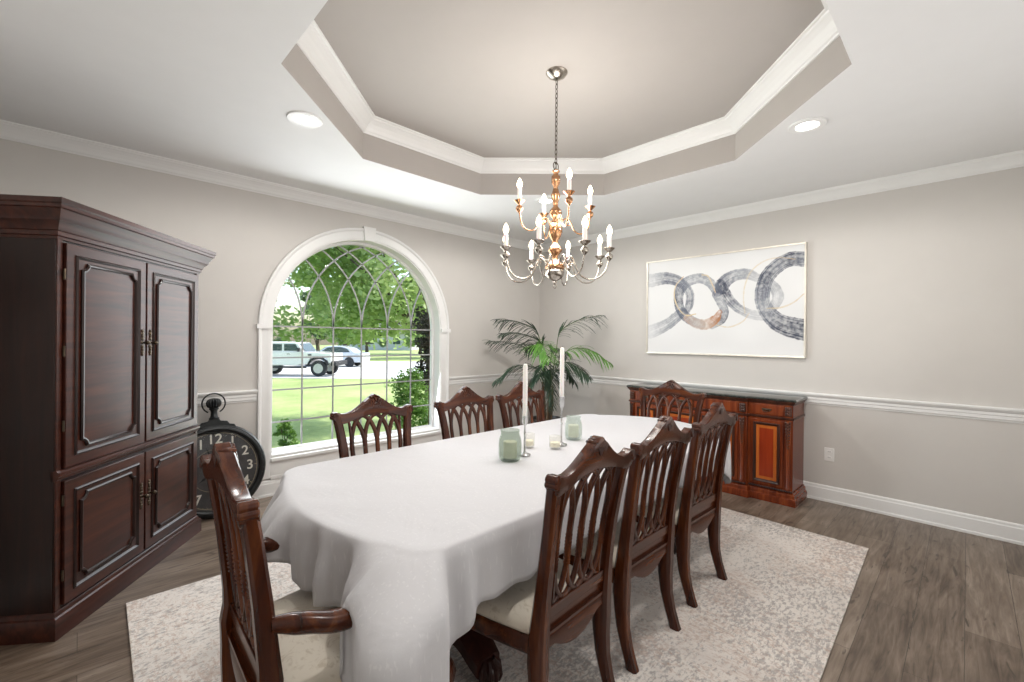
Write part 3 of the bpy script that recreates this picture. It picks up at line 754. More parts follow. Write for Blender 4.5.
# ------------------------------------------------------------------ raised panel doors
def ring_path(x0, x1, z0, z1, notch=0):
    if not notch: return [(x0, z0), (x1, z0), (x1, z1), (x0, z1)]
    out = []
    for cx, cz, a0 in ((x0, z0, 90), (x1, z0, 180), (x1, z1, 270), (x0, z1, 360)):
        seg = [(cx+notch*math.cos(R(a0-90*k/5)), cz+notch*math.sin(R(a0-90*k/5))) for k in range(6)]
        out += seg
    return out
def door(parent, x0, x1, z0, z1, y, name='door', mat='armoirex', dark='armoire', notch=.035, m1=.048, m2=.080):
    """front faces -Y; y is the face plane"""
    mb = MB(); mb.box(x0, x1, y, y+.02, z0, z1)
    d = mb.build(name, M[mat], parent, bevel=.003)
    f = lambda x, z, h: (x, y-h, z)
    mb = MB(); mb.sweep(ring_path(x0+m1, x1-m1, z0+m1, z1-m1), [(0, 0), (.002, .005), (.008, .009), (.014, .003), (.018, 0)], f)
    mb.build('moulding', M[dark], d, smooth=30)
    mb = MB(); mb.sweep(ring_path(x0+m2, x1-m2, z0+m2, z1-m2, notch), [(0, 0), (.0, .006), (.006, .012), (.013, .010), (.017, .0)], f)
    for cx, cz in ((x0+m2+.012, z0+m2+.012), (x1-m2-.012, z0+m2+.012), (x1-m2-.012, z1-m2-.012), (x0+m2+.012, z1-m2-.012)):
        pass
    mb.build('moulding', M[dark], d, smooth=30)
    return d
# ------------------------------------------------------------------ armoire
ar = thing('armoire', 'tall dark mahogany armoire with four panelled doors standing across the left corner', 'armoire', (-.038, 2.94, 0), math.atan2(.801, .598))
AW, AD = 1.128, .575
FP = .028                      # body face behind the plinth line
mb = MB(); mb.box(-.034, AW-.022, FP, AD, .0, 1.92)
mb.build('carcass', M['armoire'], ar, bevel=.004)
# U-shaped mouldings: path runs right-back, right-front, left-front, left-back so that outside lies to its ... side
def ushape(inset): return [(inset-.056, AD), (inset-.056, inset), (AW-inset, inset), (AW-inset, AD)]
def umould(name, prof, z, mat, par=ar):
    mb = MB(); mb.sweep(ushape(FP-.006), [(-o, h) for o, h in prof], lambda x, y, h: (x, y, z+h), closed=False)
    return mb.build(name, M[mat], par, smooth=30)
umould('plinth', [(-.02, 0), (.022, 0), (.022, .085), (.018, .095), (.010, .100), (.008, .112), (.002, .120), (-.02, .120)], 0, 'armoirex')
def fmould0(name, prof, z, mat):
    mb = MB(); mb.sweep([(-.034, FP-.006), (AW-.022, FP-.006)], [(-o, h) for o, h in prof], lambda x, y, h: (x, y, z+h), closed=False)
    return mb.build(name, M[mat], ar, smooth=30)
fmould0('waist_moulding', [(-.02, -.020), (.002, -.020), (.008, -.014), (.010, -.004), (.018, .002), (.018, .014), (.010, .018), (.004, .026), (-.02, .026)], .745, 'armoirex')
umould('cornice', [(-.02, -.022), (.004, -.022), (.006, -.010), (.014, -.006), (.014, .012), (.020, .016), (.026, .034), (.040, .052), (.044, .056), (.046, .070), (.052, .078), (.062, .100), (.064, .104), (.072, .108), (.072, .122), (.078, .128), (.078, .150), (-.02, .150)], 1.865, 'armoirex')
MB().box(-.05, AW+.02, -.015, AD, 1.99, 2.01).build('top', M['armoire'], ar)
mb = MB()
for x in (-.034, AW-.022-.028):
    mb = MB(); mb.box(x, x+.028, FP-.008, FP, .12, 1.85); mb.build('corner_post', M['armoirex'], ar, bevel=.003)
mid = AW/2-.018
dy = FP-.014
for z0, z1, hz in ((.775, 1.832, 1.36), (.135, .715, .465)):
    for x0, x1, hx in ((.000, mid-.006, mid-.034), (mid+.006, AW-.050, mid+.034)):
        d = door(ar, x0, x1, z0, z1, dy-.006)
        h = MB(); hy = dy-.006
        for dz, r_ in ((-.068, .009), (-.054, .013), (-.038, .008), (-.022, .013), (0, .012), (.022, .013), (.038, .008), (.054, .013), (.068, .009)):
            h.ell((hx, hy-.002, hz+dz), r_, .005, .010, 10, 6)
        h.tube([(hx, hy, hz), (hx, hy-.02, hz)], .005, 8); h.ell((hx, hy-.030, hz), .012, .012, .012, 12, 8)
        h.build('handle', M['bronze'], d)
mb = MB()
for z in (.25, .60, .95, 1.30, 1.66):
    mb = MB(); mb.tube([(-.004, FP-.014, z), (-.004, FP-.014, z+.05)], .005, 8); mb.build('hinge', M['bronze'], ar)

# ------------------------------------------------------------------ floor clock
CLX, CLY = .765, 4.03
ck = thing('clock', 'large round black pocket-watch style clock leaning on the wall beside the armoire', 'clock', (CLX, CLY, .0))
# built upright in local XZ, facing -Y, then leaned back by its parts' rotation
def lean(o): o.rotation_euler.x = R(-8); return o
RC = .358; cz = .362
prof = [(.30, -.012), (.306, -.030), (.318, -.036), (.330, -.030), (.333, -.020), (.342, -.018), (.352, -.006), (RC, .012), (.350, .040), (.30, .045)]
mb = MB(); n = 72; mb.loft([[( (r_)*math.cos(2*PI*k/n), d, cz+r_*math.sin(2*PI*k/n)) for k in range(n)] for r_, d in prof+[prof[0]]], cap=False)
lean(mb.build('rim', M['black'], ck))
mb = MB(); mb.loft([[(r_*math.cos(2*PI*k/n), d, cz+r_*math.sin(2*PI*k/n)) for k in range(n)] for r_, d in ((.31, .040), (.31, .0))])
m, nt, b = newmat('aged_slate_dial'); v = coords(nt)
nt.links.new(ramp(nt, noise(nt, v, 7, 5, .65), [(.3, (.030, .028, .032)), (.7, (.085, .078, .082))]), b.inputs['Base Color']); b.inputs['Roughness'].default_value = .35; b.inputs['Coat Weight'].default_value = .8; b.inputs['Coat Roughness'].default_value = .05
dial = lean(mb.build('dial', m, ck))
M['num'] = plain('cream_numerals', (.72, .68, .62), .6, var=.12, scale=40)
M['numg'] = plain('dull_gold_print', (.40, .32, .2), .6, var=.12, scale=40)
def text_mesh(txt, size, M4):
    cu = bpy.data.curves.new('tmp', 'FONT'); cu.body = txt; cu.size = size; cu.align_x = 'CENTER'; cu.align_y = 'CENTER'; cu.extrude = .0006; cu.offset = .0012
    o = bpy.data.objects.new('tmp', cu); C.objects.link(o)
    dg = bpy.context.evaluated_depsgraph_get(); me = bpy.data.meshes.new_from_object(o.evaluated_get(dg))
    vs = [M4 @ v_.co for v_ in me.vertices]; fs = [tuple(p.vertices) for p in me.polygons]
    bpy.data.objects.remove(o); bpy.data.curves.remove(cu); bpy.data.meshes.remove(me); return vs, fs
for i in range(12):
    a = R(90-30*(i+1)); r_ = .237
    Mx = Matrix.Translation((r_*math.cos(a), -.0015, cz+r_*math.sin(a))) @ Matrix.Rotation(R(90), 4, 'X')
    vs, fs = text_mesh(str(i+1), .104, Mx); mb = MB(); mb.add(vs, fs); mb.build('numeral', M['num'], dial, smooth=0)
mb = MB()
def flat_ring(mb, r0, r1, y, n=72): mb.loft([[(r_*math.cos(2*PI*k/n), yy, cz+r_*math.sin(2*PI*k/n)) for k in range(n)] for r_, yy in ((r0, y), (r0, y-.0008), (r1, y-.0008), (r1, y))], closed=True)
flat_ring(mb, .286, .289, -.0005); flat_ring(mb, .160, .162, -.0005)
for k in range(60):
    a = 2*PI*k/60; r0, r1 = (.270, .286) if k % 5 == 0 else (.278, .286); wv_ = .0022 if k % 5 == 0 else .001
    d = Vector((math.cos(a), math.sin(a))); n2_ = Vector((-d.y, d.x))*wv_
    mb.add([(d.x*r0+n2_.x, -.0012, cz+d.y*r0+n2_.y), (d.x*r0-n2_.x, -.0012, cz+d.y*r0-n2_.y), (d.x*r1-n2_.x, -.0012, cz+d.y*r1-n2_.y), (d.x*r1+n2_.x, -.0012, cz+d.y*r1+n2_.y)], [(0, 1, 2, 3)])
mb.build('minute_track', M['numg'], dial, smooth=0)
for L_, wd, ang in ((.14, .007, 215), (.20, .005, 108)):
    a = R(ang); d = Vector((math.cos(a), math.sin(a))); n2_ = Vector((-d.y, d.x)); mb = MB()
    P_ = [(-.03, .4), (0, 1), (L_*.6, .7), (L_*.7, 1.5), (L_*.8, .6), (L_, .05)]
    mb.loft([[(d.x*s_+n2_.x*wd*w_, yy, cz+d.y*s_+n2_.y*wd*w_) for w_, yy in ((h_, -.006), (h_, -.008), (-h_, -.008), (-h_, -.006))] for s_, h_ in P_])
    mb.build('hand', M['black'], dial)
mb = MB(); mb.loft([[(r_*math.cos(2*PI*k/48), d, cz+r_*math.sin(2*PI*k/48)) for k in range(48)] for r_, d in ((.309, -.014), (.309, -.012))]); lean(mb.build('cover_glass', M['pane'], ck))
# hood, neck, fluted crown knob, bow
mb = MB()
hood = [(-.15, .675), (-.135, .705), (-.10, .712), (-.085, .735), (-.04, .742), (-.03, .758), (.03, .758), (.04, .742), (.085, .735), (.10, .712), (.135, .705), (.15, .675)]
hood += [(.10, .66), (0, .64), (-.10, .66)]
nh = len(hood); mb.add([(x, -.012, z) for x, z in hood]+[(x, .035, z) for x, z in hood], [tuple(range(nh)), tuple(range(2*nh-1, nh-1, -1))]+[(i, (i+1) % nh, nh+(i+1) % nh, nh+i) for i in range(nh)])
lean(mb.build('hood', M['black'], ck, bevel=.004))
mb = MB(); mb.lathe([(.034, 0), (.036, .01), (.028, .018), (.024, .03), (.022, .06), (.026, .075), (.034, .08), (.034, .088), (.026, .092)], 24, (0, .012, .755))
lean(mb.build('neck', M['black'], ck))
mb = MB(); mb.lathe([(.025, 0), (.040, .008), (.048, .025), (.049, .045), (.042, .062), (.028, .072), (.008, .076)], 48, (0, .012, .845), flute=lambda k, n, z: .08*math.sin(k*PI/1.5)); lean(mb.build('winding_knob', M['black'], ck))
mb = MB(); mb.tube([(.0+.078*math.cos(a), .012, .880+.078*math.sin(a)) for a in [R(-60+300*k/36+0) for k in range(37)]], .0055, 8); lean(mb.build('bow', M['black'], ck))

# ------------------------------------------------------------------ painting
pt = thing('painting', 'wide abstract painting of overlapping grey ink rings in a thin champagne frame', 'painting', (X1, 1.808, 1.781))
PW, PH = 1.548, 1.026
NU, NV = 440, 290
U, V = np.meshgrid(np.linspace(0, 1, NU), np.linspace(0, 1, NV))
asp = PW/PH
rs = np.random.RandomState(5)
def vnoise(fx, fy, seed):
    r_ = np.random.RandomState(seed); g = r_.rand(int(fy)+3, int(fx)+3)
    x = U*fx; y = V*fy; xi = x.astype(int); yi = y.astype(int); tx = x-xi; ty = y-yi
    tx = tx*tx*(3-2*tx); ty = ty*ty*(3-2*ty)
    return (g[yi, xi]*(1-tx)+g[yi, xi+1]*tx)*(1-ty)+(g[yi+1, xi]*(1-tx)+g[yi+1, xi+1]*tx)*ty
grain = .5*vnoise(60, 40, 1)+.3*vnoise(140, 95, 2)+.2*vnoise(25, 18, 3)
col = np.ones((NV, NU, 3))*np.array([.76, .765, .77])
col *= (1-.05*vnoise(6, 5, 9))[..., None]
def stroke(path, widths, colors, alpha, seed, streak=.5):
    global col
    pts = np.array([tuple(p) for p in spline([(a*asp, b_, 0) for a, b_ in path], 14)])[:, :2]; n = len(pts)
    best = np.full(U.shape, 9.); tt = np.zeros(U.shape); sd = np.zeros(U.shape)
    x = U*asp; y = V
    for i in range(n-1):
        a, b_ = pts[i], pts[i+1]; d = b_-a; L2 = d@d+1e-12
        t = np.clip(((x-a[0])*d[0]+(y-a[1])*d[1])/L2, 0, 1)
        dx = x-(a[0]+t*d[0]); dy = y-(a[1]+t*d[1]); dist = np.hypot(dx, dy)
        m_ = dist < best; best[m_] = dist[m_]; tt[m_] = ((i+t)/(n-1))[m_]; sd[m_] = (np.sign(d[0]*dy-d[1]*dx)*dist)[m_]
    w_ = np.interp(tt, np.linspace(0, 1, len(widths)), widths)/2
    rr = best/w_; s1 = np.random.RandomState(seed).rand(90)
    q_ = np.clip((sd/w_+1)*.5*44, 0, 88); qi = q_.astype(int); qs = s1[qi]*(1-(q_-qi))+s1[qi+1]*(q_-qi)
    al = np.interp(tt, np.linspace(0, 1, len(alpha)), alpha)
    mask = np.clip((1.04-rr+.16*(grain-.5))/.10, 0, 1)*al
    dens = np.clip(.78+streak*(qs-.5)*1.3+.9*(grain-.5)+.25*(rr-.5), .05, 1)
    cs = np.stack([np.interp(tt, np.linspace(0, 1, len(colors)), [c[k] for c in colors]) for k in range(3)], -1)
    mm = (mask*dens)[..., None]; col = col*(1-mm)+cs*mm
ink = (.035, .045, .078); ink2 = (.085, .10, .145); gr = (.20, .22, .26); lt = (.42, .44, .47)
stroke([(.02, .80), (.14, .81), (.24, .76), (.305, .66), (.318, .56), (.30, .46), (.25, .42)], [.15, .13, .11, .09, .09, .08, .07], [lt, ink2, ink2, gr, ink2, ink2, gr], [.55, .95, .95, .9, .9, .8, .5], 11)
stroke([(.265, .44), (.21, .37), (.13, .29), (.02, .225)], [.10, .12, .13, .15], [ink2, gr, gr, lt], [.8, .85, .8, .35], 12)
stroke([(.80, .70), (.845, .62), (.86, .53), (.83, .44), (.80, .39)], [.07, .09, .10, .08, .05], [gr, gr, lt, gr, lt], [.5, .7, .8, .6, .3], 13)
stroke([(.53, .66), (.555, .73), (.62, .775), (.69, .775), (.745, .73)], [.13, .13, .11, .10, .08], [ink, ink2, gr, gr, gr], [1, .9, .85, .8, .5], 14)
stroke([(.52, .70), (.555, .60), (.60, .50), (.655, .43), (.72, .385), (.78, .37)], [.10, .10, .09, .08, .09, .09], [ink, ink, ink2, gr, lt, gr], [1, .95, .9, .8, .7, .4], 15)
stroke([(.40, .295), (.31, .36), (.255, .45), (.235, .56), (.25, .68), (.31, .76), (.39, .775), (.455, .72), (.505, .62)], [.09, .10, .10, .10, .12, .11, .10, .09, .09], [gr, ink2, ink2, ink, ink2, gr, gr, gr, ink2], [.7, .9, .95, .95, .95, .9, .9, .85, .8], 16)
stroke([(.49, .60), (.53, .50), (.55, .42), (.53, .34), (.47, .28)], [.07, .08, .08, .08, .06], [ink2, gr, ink2, ink, gr], [.8, .8, .9, .9, .5], 17)
stroke([(.30, .37), (.36, .315), (.43, .30), (.49, .35), (.52, .42)], [.08, .10, .11, .09, .05], [(.45, .30, .22), (.46, .38, .33), (.50, .36, .27), (.42, .17, .05), (.40, .15, .04)], [.7, .8, .85, .95, .7], 18, .35)
stroke([(1.0, .86), (.93, .875), (.86, .83), (.80, .73), (.775, .60), (.78, .48), (.82, .37), (.89, .285), (1.0, .235)], [.13, .13, .13, .13, .13, .13, .14, .17, .19], [ink2, ink, ink2, ink, ink2, gr, ink2, ink, ink], [.95, 1, .95, 1, .95, .9, .95, 1, 1], 19)
au = (.62, .50, .30)
for p_, al in (([(.36, .41), (.29, .40), (.235, .48), (.205, .60), (.215, .72), (.27, .81)], .9), ([(.40, .81), (.44, .79), (.47, .70), (.49, .62)], .8), ([(.50, .29), (.58, .27), (.66, .32), (.70, .40)], .5), ([(.675, .40), (.665, .55), (.675, .68), (.71, .80), (.78, .88), (.86, .90), (.95, .87)], .45), ([(.80, .44), (.87, .44), (.94, .48), (1.0, .56)], .6)):
    stroke(p_, [.011, .014, .009], [au, (.66, .55, .36), (.62, .47, .3)], [al*1.3], 30, .1)
mb = MB(); v_ = np.stack([np.full(NU*NV, -.022), (.5-U.ravel())*PW, (V.ravel()-.5)*PH], -1); mb.v = [tuple(p) for p in v_.tolist()]
mb.f = [(j*NU+i, j*NU+i+1, (j+1)*NU+i+1, (j+1)*NU+i) for j in range(NV-1) for i in range(NU-1)]; mb.m = [0]*len(mb.f)
m, nt, b = newmat('ink_on_canvas'); at_ = nt.nodes.new('ShaderNodeVertexColor'); at_.layer_name = 'paint'
nt.links.new(at_.outputs[0], b.inputs['Base Color']); b.inputs['Roughness'].default_value = .55; bump(nt, b, noise(nt, coords(nt), 400, 2), .15, .002)
cv = mb.build('canvas', m, pt, smooth=0, fix=False)
ca = cv.data.color_attributes.new('paint', 'FLOAT_COLOR', 'POINT')
ca.data.foreach_set('color', np.concatenate([np.clip(col, 0, 1).reshape(-1, 3), np.ones((NU*NV, 1))], 1).astype('f').ravel())
mb = MB(); hw_, hh_ = PW/2, PH/2
mb.sweep([(-hw_, -hh_), (hw_, -hh_), (hw_, hh_), (-hw_, hh_)], [(.002, .0), (.002, .036), (-.012, .038), (-.012, .0)], lambda x, y, h: (-h, x, y))
mb.build('picture_frame', M['champ'], pt, smooth=0)
MB().box(-.018, -.002, -hw_, hw_, -hh_, hh_).build('backing', M['dark'], pt)

# ------------------------------------------------------------------ wall outlet
ot = thing('wall_outlet', 'white electrical outlet low on the wall right of the sideboard', 'outlet', (X1, .842, .415))
MB().box(-.006, 0, -.036, .036, -.058, .058).build('cover_plate', M['plastic'], ot, bevel=.003)
for dz in (-.026, .026):
    s_ = MB(); s_.loft([[(-.0055, .017*math.cos(2*PI*k/20), dz+.0145*math.sin(2*PI*k/20)) for k in range(20)], [(-.009, .016*math.cos(2*PI*k/20), dz+.0135*math.sin(2*PI*k/20)) for k in range(20)]])
    so = s_.build('socket', M['plastic'], ot)
    s_ = MB(); s_.box(-.0094, -.0088, -.008, -.0055, dz-.004, dz+.005).box(-.0094, -.0088, .0055, .008, dz-.004, dz+.005); s_.build('slot', M['dark'], so, smooth=0)

# ------------------------------------------------------------------ sideboard (front faces -X; built along local X, front -Y, then rotated)
# local x: 0 at the end near the outlet ... runs away toward the palm
SBX, SBY0, SL, SD = 4.31, .975, 1.625, .395
sb = thing('sideboard', 'carved cherry sideboard with a dark stone top standing under the painting', 'sideboard', (4.715, SBY0+.028, 0), R(90))
# rotated +90: local x -> world +y, local y -> world -x.  so front face is at local y = +SD
def sbm(mb, name, mat, par=sb, **k): return mb.build(name, M[mat], par, **k)
s1, s2 = .385, SL-.385
mb = MB(); mb.box(.03, SL-.03, 0, SD-.035, .0, .86); mb.box(s1, s2, 0, SD-.0, .05, .86); sbm(mb, 'carcass', 'sbwood', bevel=.003)
def front_path(i): return [(SL-i, 0), (SL-i, SD-i-.0), (s2+.03-i*0, SD-i), (s2+.0-i*0, SD-i+.035), (s1, SD-i+.035), (s1-.03, SD-i), (i, SD-i), (i, 0)]
fp = [(SL-.03, 0), (SL-.03, SD-.035), (s2+.012, SD-.035), (s2, SD+.0), (s1, SD+.0), (s1-.012, SD-.035), (.03, SD-.035), (.03, 0)]
def fmould(name, prof, z, mat):
    mb = MB(); mb.sweep(fp, [(-o, h) for o, h in prof], lambda x, y, h: (x, y, z+h), closed=False); return sbm(mb, name, mat, smooth=30)
fmould('plinth', [(-.02, 0), (.030, 0), (.032, .045), (.026, .060), (.020, .064), (.018, .092), (.010, .100), (.008, .112), (-.02, .112)], 0, 'sbwood')
fmould('frieze_moulding', [(-.02, -.008), (.004, -.008), (.010, 0), (.010, .008), (.003, .014), (-.02, .014)], .735, 'sbdark')
fmould('cornice', [(-.02, 0), (.005, 0), (.008, .010), (.018, .018), (.022, .032), (-.02, .032)], .855, 'sbdark')
# granite top
tp = [(SL, 0), (SL, SD-.01), (s2+.02, SD-.01), (s2+.0, SD+.026), (s1, SD+.026), (s1-.02, SD-.01), (0, SD-.01), (0, 0)]
mb = MB(); nt_ = len(tp)
def ins(p, k): cx = SL/2; return (p[0]+(k if p[0] < cx else -k), p[1]-(k if p[1] > 0 else 0))
lv = [(.012, .884), (.002, .889), (0, .898), (.004, .906), (.012, .910)]
mb.loft([[(*ins(p, k), z) for p in tp] for k, z in lv]); sbm(mb, 'stone_top', 'granite', smooth=30)
# rope bead along the base
for x0, x1, y in ((.025, s1-.012, SD-.018), (s1+.0, s2, SD+.017), (s2+.012, SL-.025, SD-.018)):
    n = int((x1-x0)/.0125); mb = MB()
    for k in range(n):
        x = x0+(k+.5)*(x1-x0)/n; mb.ell((x, y, .120), .007, .009, .010, 8, 5)
    sbm(mb, 'rope_bead', 'sbdark')
# side section doors and drawers, centre doors
def sb_door(x0, x1, yf, z0=.135, z1=.712):
    mb = MB(); mb.box(x0, x1, yf-.012, yf+.008, z0, z1); d = sbm(mb, 'door', 'sbwood', bevel=.003)
    f = lambda x, z, h: (x, yf+.008+h, z)
    mg = .026
    mb = MB(); mb.sweep(ring_path(x0+mg, x1-mg, z0+mg, z1-mg), [(0, 0), (0, .008), (.006, .014), (.013, .010), (.019, .004), (.024, .0)], f); mb.build('moulding', M['sbdark'], d, smooth=30)
    a = mg+.024; mb = MB(); mb.box(x0+a, x1-a, yf+.008, yf+.0105, z0+a, z1-a); mb.build('veneer_band', M['inlay_o'], d, smooth=0)
    a = mg+.050; mb = MB(); mb.box(x0+a, x1-a, yf+.0105, yf+.012, z0+a, z1-a); mb.build('veneer_panel', M['inlay_r'], d, smooth=0)
    return d
def sb_drawer(x0, x1, yf, z0=.755, z1=.848):
    mb = MB(); mb.box(x0, x1, yf-.012, yf+.008, z0, z1); d = sbm(mb, 'drawer', 'sbwood', bevel=.004)
    xm, zm = (x0+x1)/2, (z0+z1)/2; mb = MB()
    for k in (-2, -1, 0, 1, 2): mb.ell((xm+k*.016, yf+.011, zm+.002*abs(k)), .012-.002*abs(k), .004, .012-.002*abs(k), 8, 5)
    mb.tube([(xm-.03, yf+.012, zm), (xm-.024, yf+.024, zm-.012), (xm, yf+.028, zm-.018), (xm+.024, yf+.024, zm-.012), (xm+.03, yf+.012, zm)], .0035, 8)
    mb.build('handle', M['bronze'], d)
ys = SD-.035
sb_door(.100, s1-.022, ys); sb_door(s2+.022, SL-.100, ys); sb_drawer(.10, s1-.022, ys); sb_drawer(s2+.022, SL-.10, ys)
mc = (s1+s2)/2
sb_door(s1+.075, mc-.004, SD); sb_door(mc+.004, s2-.075, SD); sb_drawer(s1+.075, mc-.005, SD); sb_drawer(mc+.005, s2-.075, SD)
# carved pilasters: shell block in the frieze, acanthus drop, reeded lower shaft
def pilaster(xc, yf, wd=.046):
    mb = MB(); mb.lathe([(wd*.42, .125), (wd*.5, .135), (wd*.5, .15), (wd*.38, .16), (wd*.36, .45), (wd*.44, .50), (wd*.5, .70), (wd*.55, .72)], 16, (xc, yf+.004, 0), flute=lambda k, n, z: .10*(-1)**k)
    p = sbm(mb, 'pilaster', 'sbwood')
    mb = MB()
    for i in range(9):
        z = .705-.026*i; s_ = 1-.07*i
        for sx in (-1, 1): mb.ell((xc+sx*.013*s_, yf+.020, z), .012*s_, .010, .015*s_, 8, 6)
        mb.ell((xc, yf+.027, z-.01), .008*s_, .009, .014*s_, 8, 6)
    mb.build('carving', M['sbdark'], p); mb = MB()
    for i in range(3):
        for j in (-1, 0, 1): mb.ell((xc+j*.015, yf+.008, .775+.026*i), .012, .012, .016, 8, 6)
    for k in range(9):
        a = 2*PI*k/9; mb.ell((xc+.020*math.cos(a), yf+.012, .800+.026*math.sin(a)), .009, .010, .009, 8, 5)
    mb.build('carving', M['sbdark'], p)
for xc, yf in ((.064, ys), (s1+.034, SD), (s2-.034, SD), (SL-.064, ys)): pilaster(xc, yf)

# ------------------------------------------------------------------ palm
pl = thing('potted_palm', 'feathery green palm in a dark planter standing in the room corner', 'potted palm', (4.00, 3.50, 0))
MB().lathe([(.13, 0), (.15, .01), (.155, .03), (.175, .22), (.195, .40), (.205, .44), (.205, .465), (.185, .465), (.175, .43)], 32).build('planter', M['pot'], pl)
MB().lathe([(.001, .445), (.10, .45), (.18, .435), (.18, .42), (.001, .42)], 24, cap=False).build('soil', M['soil'], pl)
rr_ = Vector((.716, -.698, 0)); tw = Vector((-.698, -.716, 0))
def P3(r_, z, d=0): return rr_*r_+tw*d+Vector((0, 0, z))
rg = random.Random(11)
for k in range(5):
    a = k*1.3; b0 = Vector((.045*math.cos(a), .045*math.sin(a), .43)); b1 = Vector((.065*math.cos(a+.3), .065*math.sin(a+.3), .80+.05*(k % 3)))
    MB().tube([b0, (b0+b1)/2+Vector((.01, 0, 0)), b1], [.020, .016, .012], 10).build('cane', M['stem'], pl)
def frond(S, T_, bulge=.1, mat='palm', LL=.19, droop=.65, n=24, base=None):
    base = base or Vector((rg.uniform(-.04, .04), rg.uniform(-.04, .04), .78))
    mid_ = base.lerp(S, .55)+Vector((0, 0, .06)); e = S.lerp(T_, .5)+Vector((0, 0, bulge))
    stalk = spline([base, mid_, S, e, T_], 10)
    ob = MB().tube(stalk, [lerp(.007, .0015, i/(len(stalk)-1)) for i in range(len(stalk))], 6).build('frond', M['rachis'], pl)
    mb = MB(); seg = stalk[17:]
    for k in range(n):
        u = k/(n-1); f_ = u*(len(seg)-1.001); i = int(f_); p = seg[i].lerp(seg[min(i+1, len(seg)-1)], f_-i)
        tan = (seg[min(i+1, len(seg)-1)]-seg[i]).normalized()
        sdv = tan.cross(Vector((0, 0, 1)))
        sdv = sdv.normalized() if sdv.length > .05 else rr_.copy()
        L_ = 1.45*LL*(math.sin(PI*min(1, .20+.74*u))**.6)*rg.uniform(.7, 1.15)
        for sg in (-1, 1):
            d0 = (Vector((rg.gauss(0, .09), rg.gauss(0, .09), rg.gauss(0, .09)))+tan*.62+sdv*sg*.55+Vector((0, 0, -.42 if sg > 0 else -.02))).normalized(); w_ = .0085*rg.uniform(.8, 1.2)
            q_ = []; pp = p.copy(); dd = d0.copy()
            for j in range(6):
                t = j/5; q_.append((pp.copy(), w_*(math.sin(PI*min(1, .18+.82*t))**.7 if t < .98 else .05)))
                pp = pp+dd*(L_/5); dd = (dd+Vector((0, 0, -droop*(.12+.16*t)))).normalized()
            side_ = d0.cross(Vector((0, 0, 1))); side_ = side_.normalized() if side_.length > .05 else sdv
            vs = []; fs = []
            for j, (c0, ww) in enumerate(q_):
                vs += [c0+side_*ww+Vector((0, 0, .003)), c0, c0-side_*ww+Vector((0, 0, .003))]
                if j: a = (j-1)*3; fs += [(a, a+1, a+4, a+3), (a+1, a+2, a+5, a+4)]
            mb.add(vs, fs)
    mb.build('leaflets', M[mat], ob, smooth=60, fix=False)
frond(P3(-.13, 1.50, -.05), P3(-.60, 1.64, -.1), .04, 'palm', .20, .8)
frond(P3(-.08, 1.36, .02), P3(-.54, 1.47, .05), .05, 'palm', .21, .7)
frond(P3(-.10, 1.22, .05), P3(-.68, 1.38, .02), .05, 'palm', .20, .6)
frond(P3(-.14, 1.33, .10), P3(-.02, 1.18, .50), .08, 'palm_b', .20, 1.0)
frond(P3(-.18, 1.08, .08), P3(-.60, .92, .18), .08, 'palm', .19, .6)
frond(P3(.16, 1.50, -.02), P3(.66, 1.70, -.08), .05, 'palm', .21, .8)
frond(P3(.24, 1.28, .12), P3(.70, 1.14, .20), .08, 'palm_b', .20, 1.1)
frond(P3(.12, 1.14, .10), P3(.46, .98, .22), .05, 'palm', .19, .9)
frond(P3(.02, 1.05, .15), P3(.05, .66, .32), .08, 'palm', .17, .9)
frond(P3(-.06, 1.02, .15), P3(-.26, .78, .25), .06, 'palm', .17, .9)
frond(P3(.10, 1.02, .0), P3(.34, .90, -.1), .08, 'palm', .18, .8)
frond(P3(.0, 1.20, -.1), P3(-.25, 1.28, -.3), .08, 'palm', .18, .7)
frond(P3(.06, 1.24, .0), P3(.26, 1.18, -.25), .08, 'palm', .18, .8)
frond(P3(-.02, 1.12, .1), P3(-.12, .98, .4), .06, 'palm', .18, .9)
frond(P3(.03, 1.0, .12), P3(.0, .60, .25), .05, 'palm', .15, .9)

# ------------------------------------------------------------------ things on the table
def jar_candle(x, y, h, r_, mat, label):
    t = thing('candle_jar', label, 'candle jar', (x, y, TT))
    pr = [(r_*.80, .0), (r_*.95, .012), (r_, .035), (r_, h*.55), (r_*.95, h*.70), (r_*.82, h*.85), (r_*.80, h*.91), (r_*.86, h), (r_*.82, h), (r_*.76, h*.91), (r_*.77, h*.85), (r_*.90, h*.69), (r_*.95, h*.5), (r_*.95, .035), (r_*.85, .014), (.001, .012)]
    MB().lathe(pr, 40, cap=True, flute=lambda k, n, z: .006*math.cos(k*PI/2)).build('jar', M[mat], t, smooth=60)
    MB().lathe([(.001, .016), (r_*.60, .016), (r_*.60, h*.60), (r_*.57, h*.62), (.001, h*.62)], 28).build('wax', M['cream_wax'], t)
    MB().tube([(0, 0, h*.60), (.001, 0, h*.60+.012)], .0012, 6).build('wick', M['wick'], t)
jar_candle(1.612, 1.662, .158, .060, 'jar', 'green frosted glass candle jar standing left of the candlesticks')
jar_candle(2.252, 1.745, .146, .055, 'jar2', 'grey-green frosted glass candle jar standing right of the taller candlestick')
def votive(x, y, h, r_, label):
    t = thing('votive_holder', label, 'votive candle', (x, y, TT), 0, 'small ribbed glass votives on the tablecloth')
    MB().lathe([(r_*.8, 0), (r_*.95, .006), (r_, .02), (r_, h), (r_*.93, h), (r_*.92, .02), (r_*.8, .008), (.001, .008)], 40, flute=lambda k, n, z: .03*(-1)**(k//2)).build('glass', M['clear'], t, smooth=60)
    MB().lathe([(.001, .012), (r_*.82, .012), (r_*.82, h*.5), (.001, h*.5)], 24).build('wax', M['cream_wax'], t)
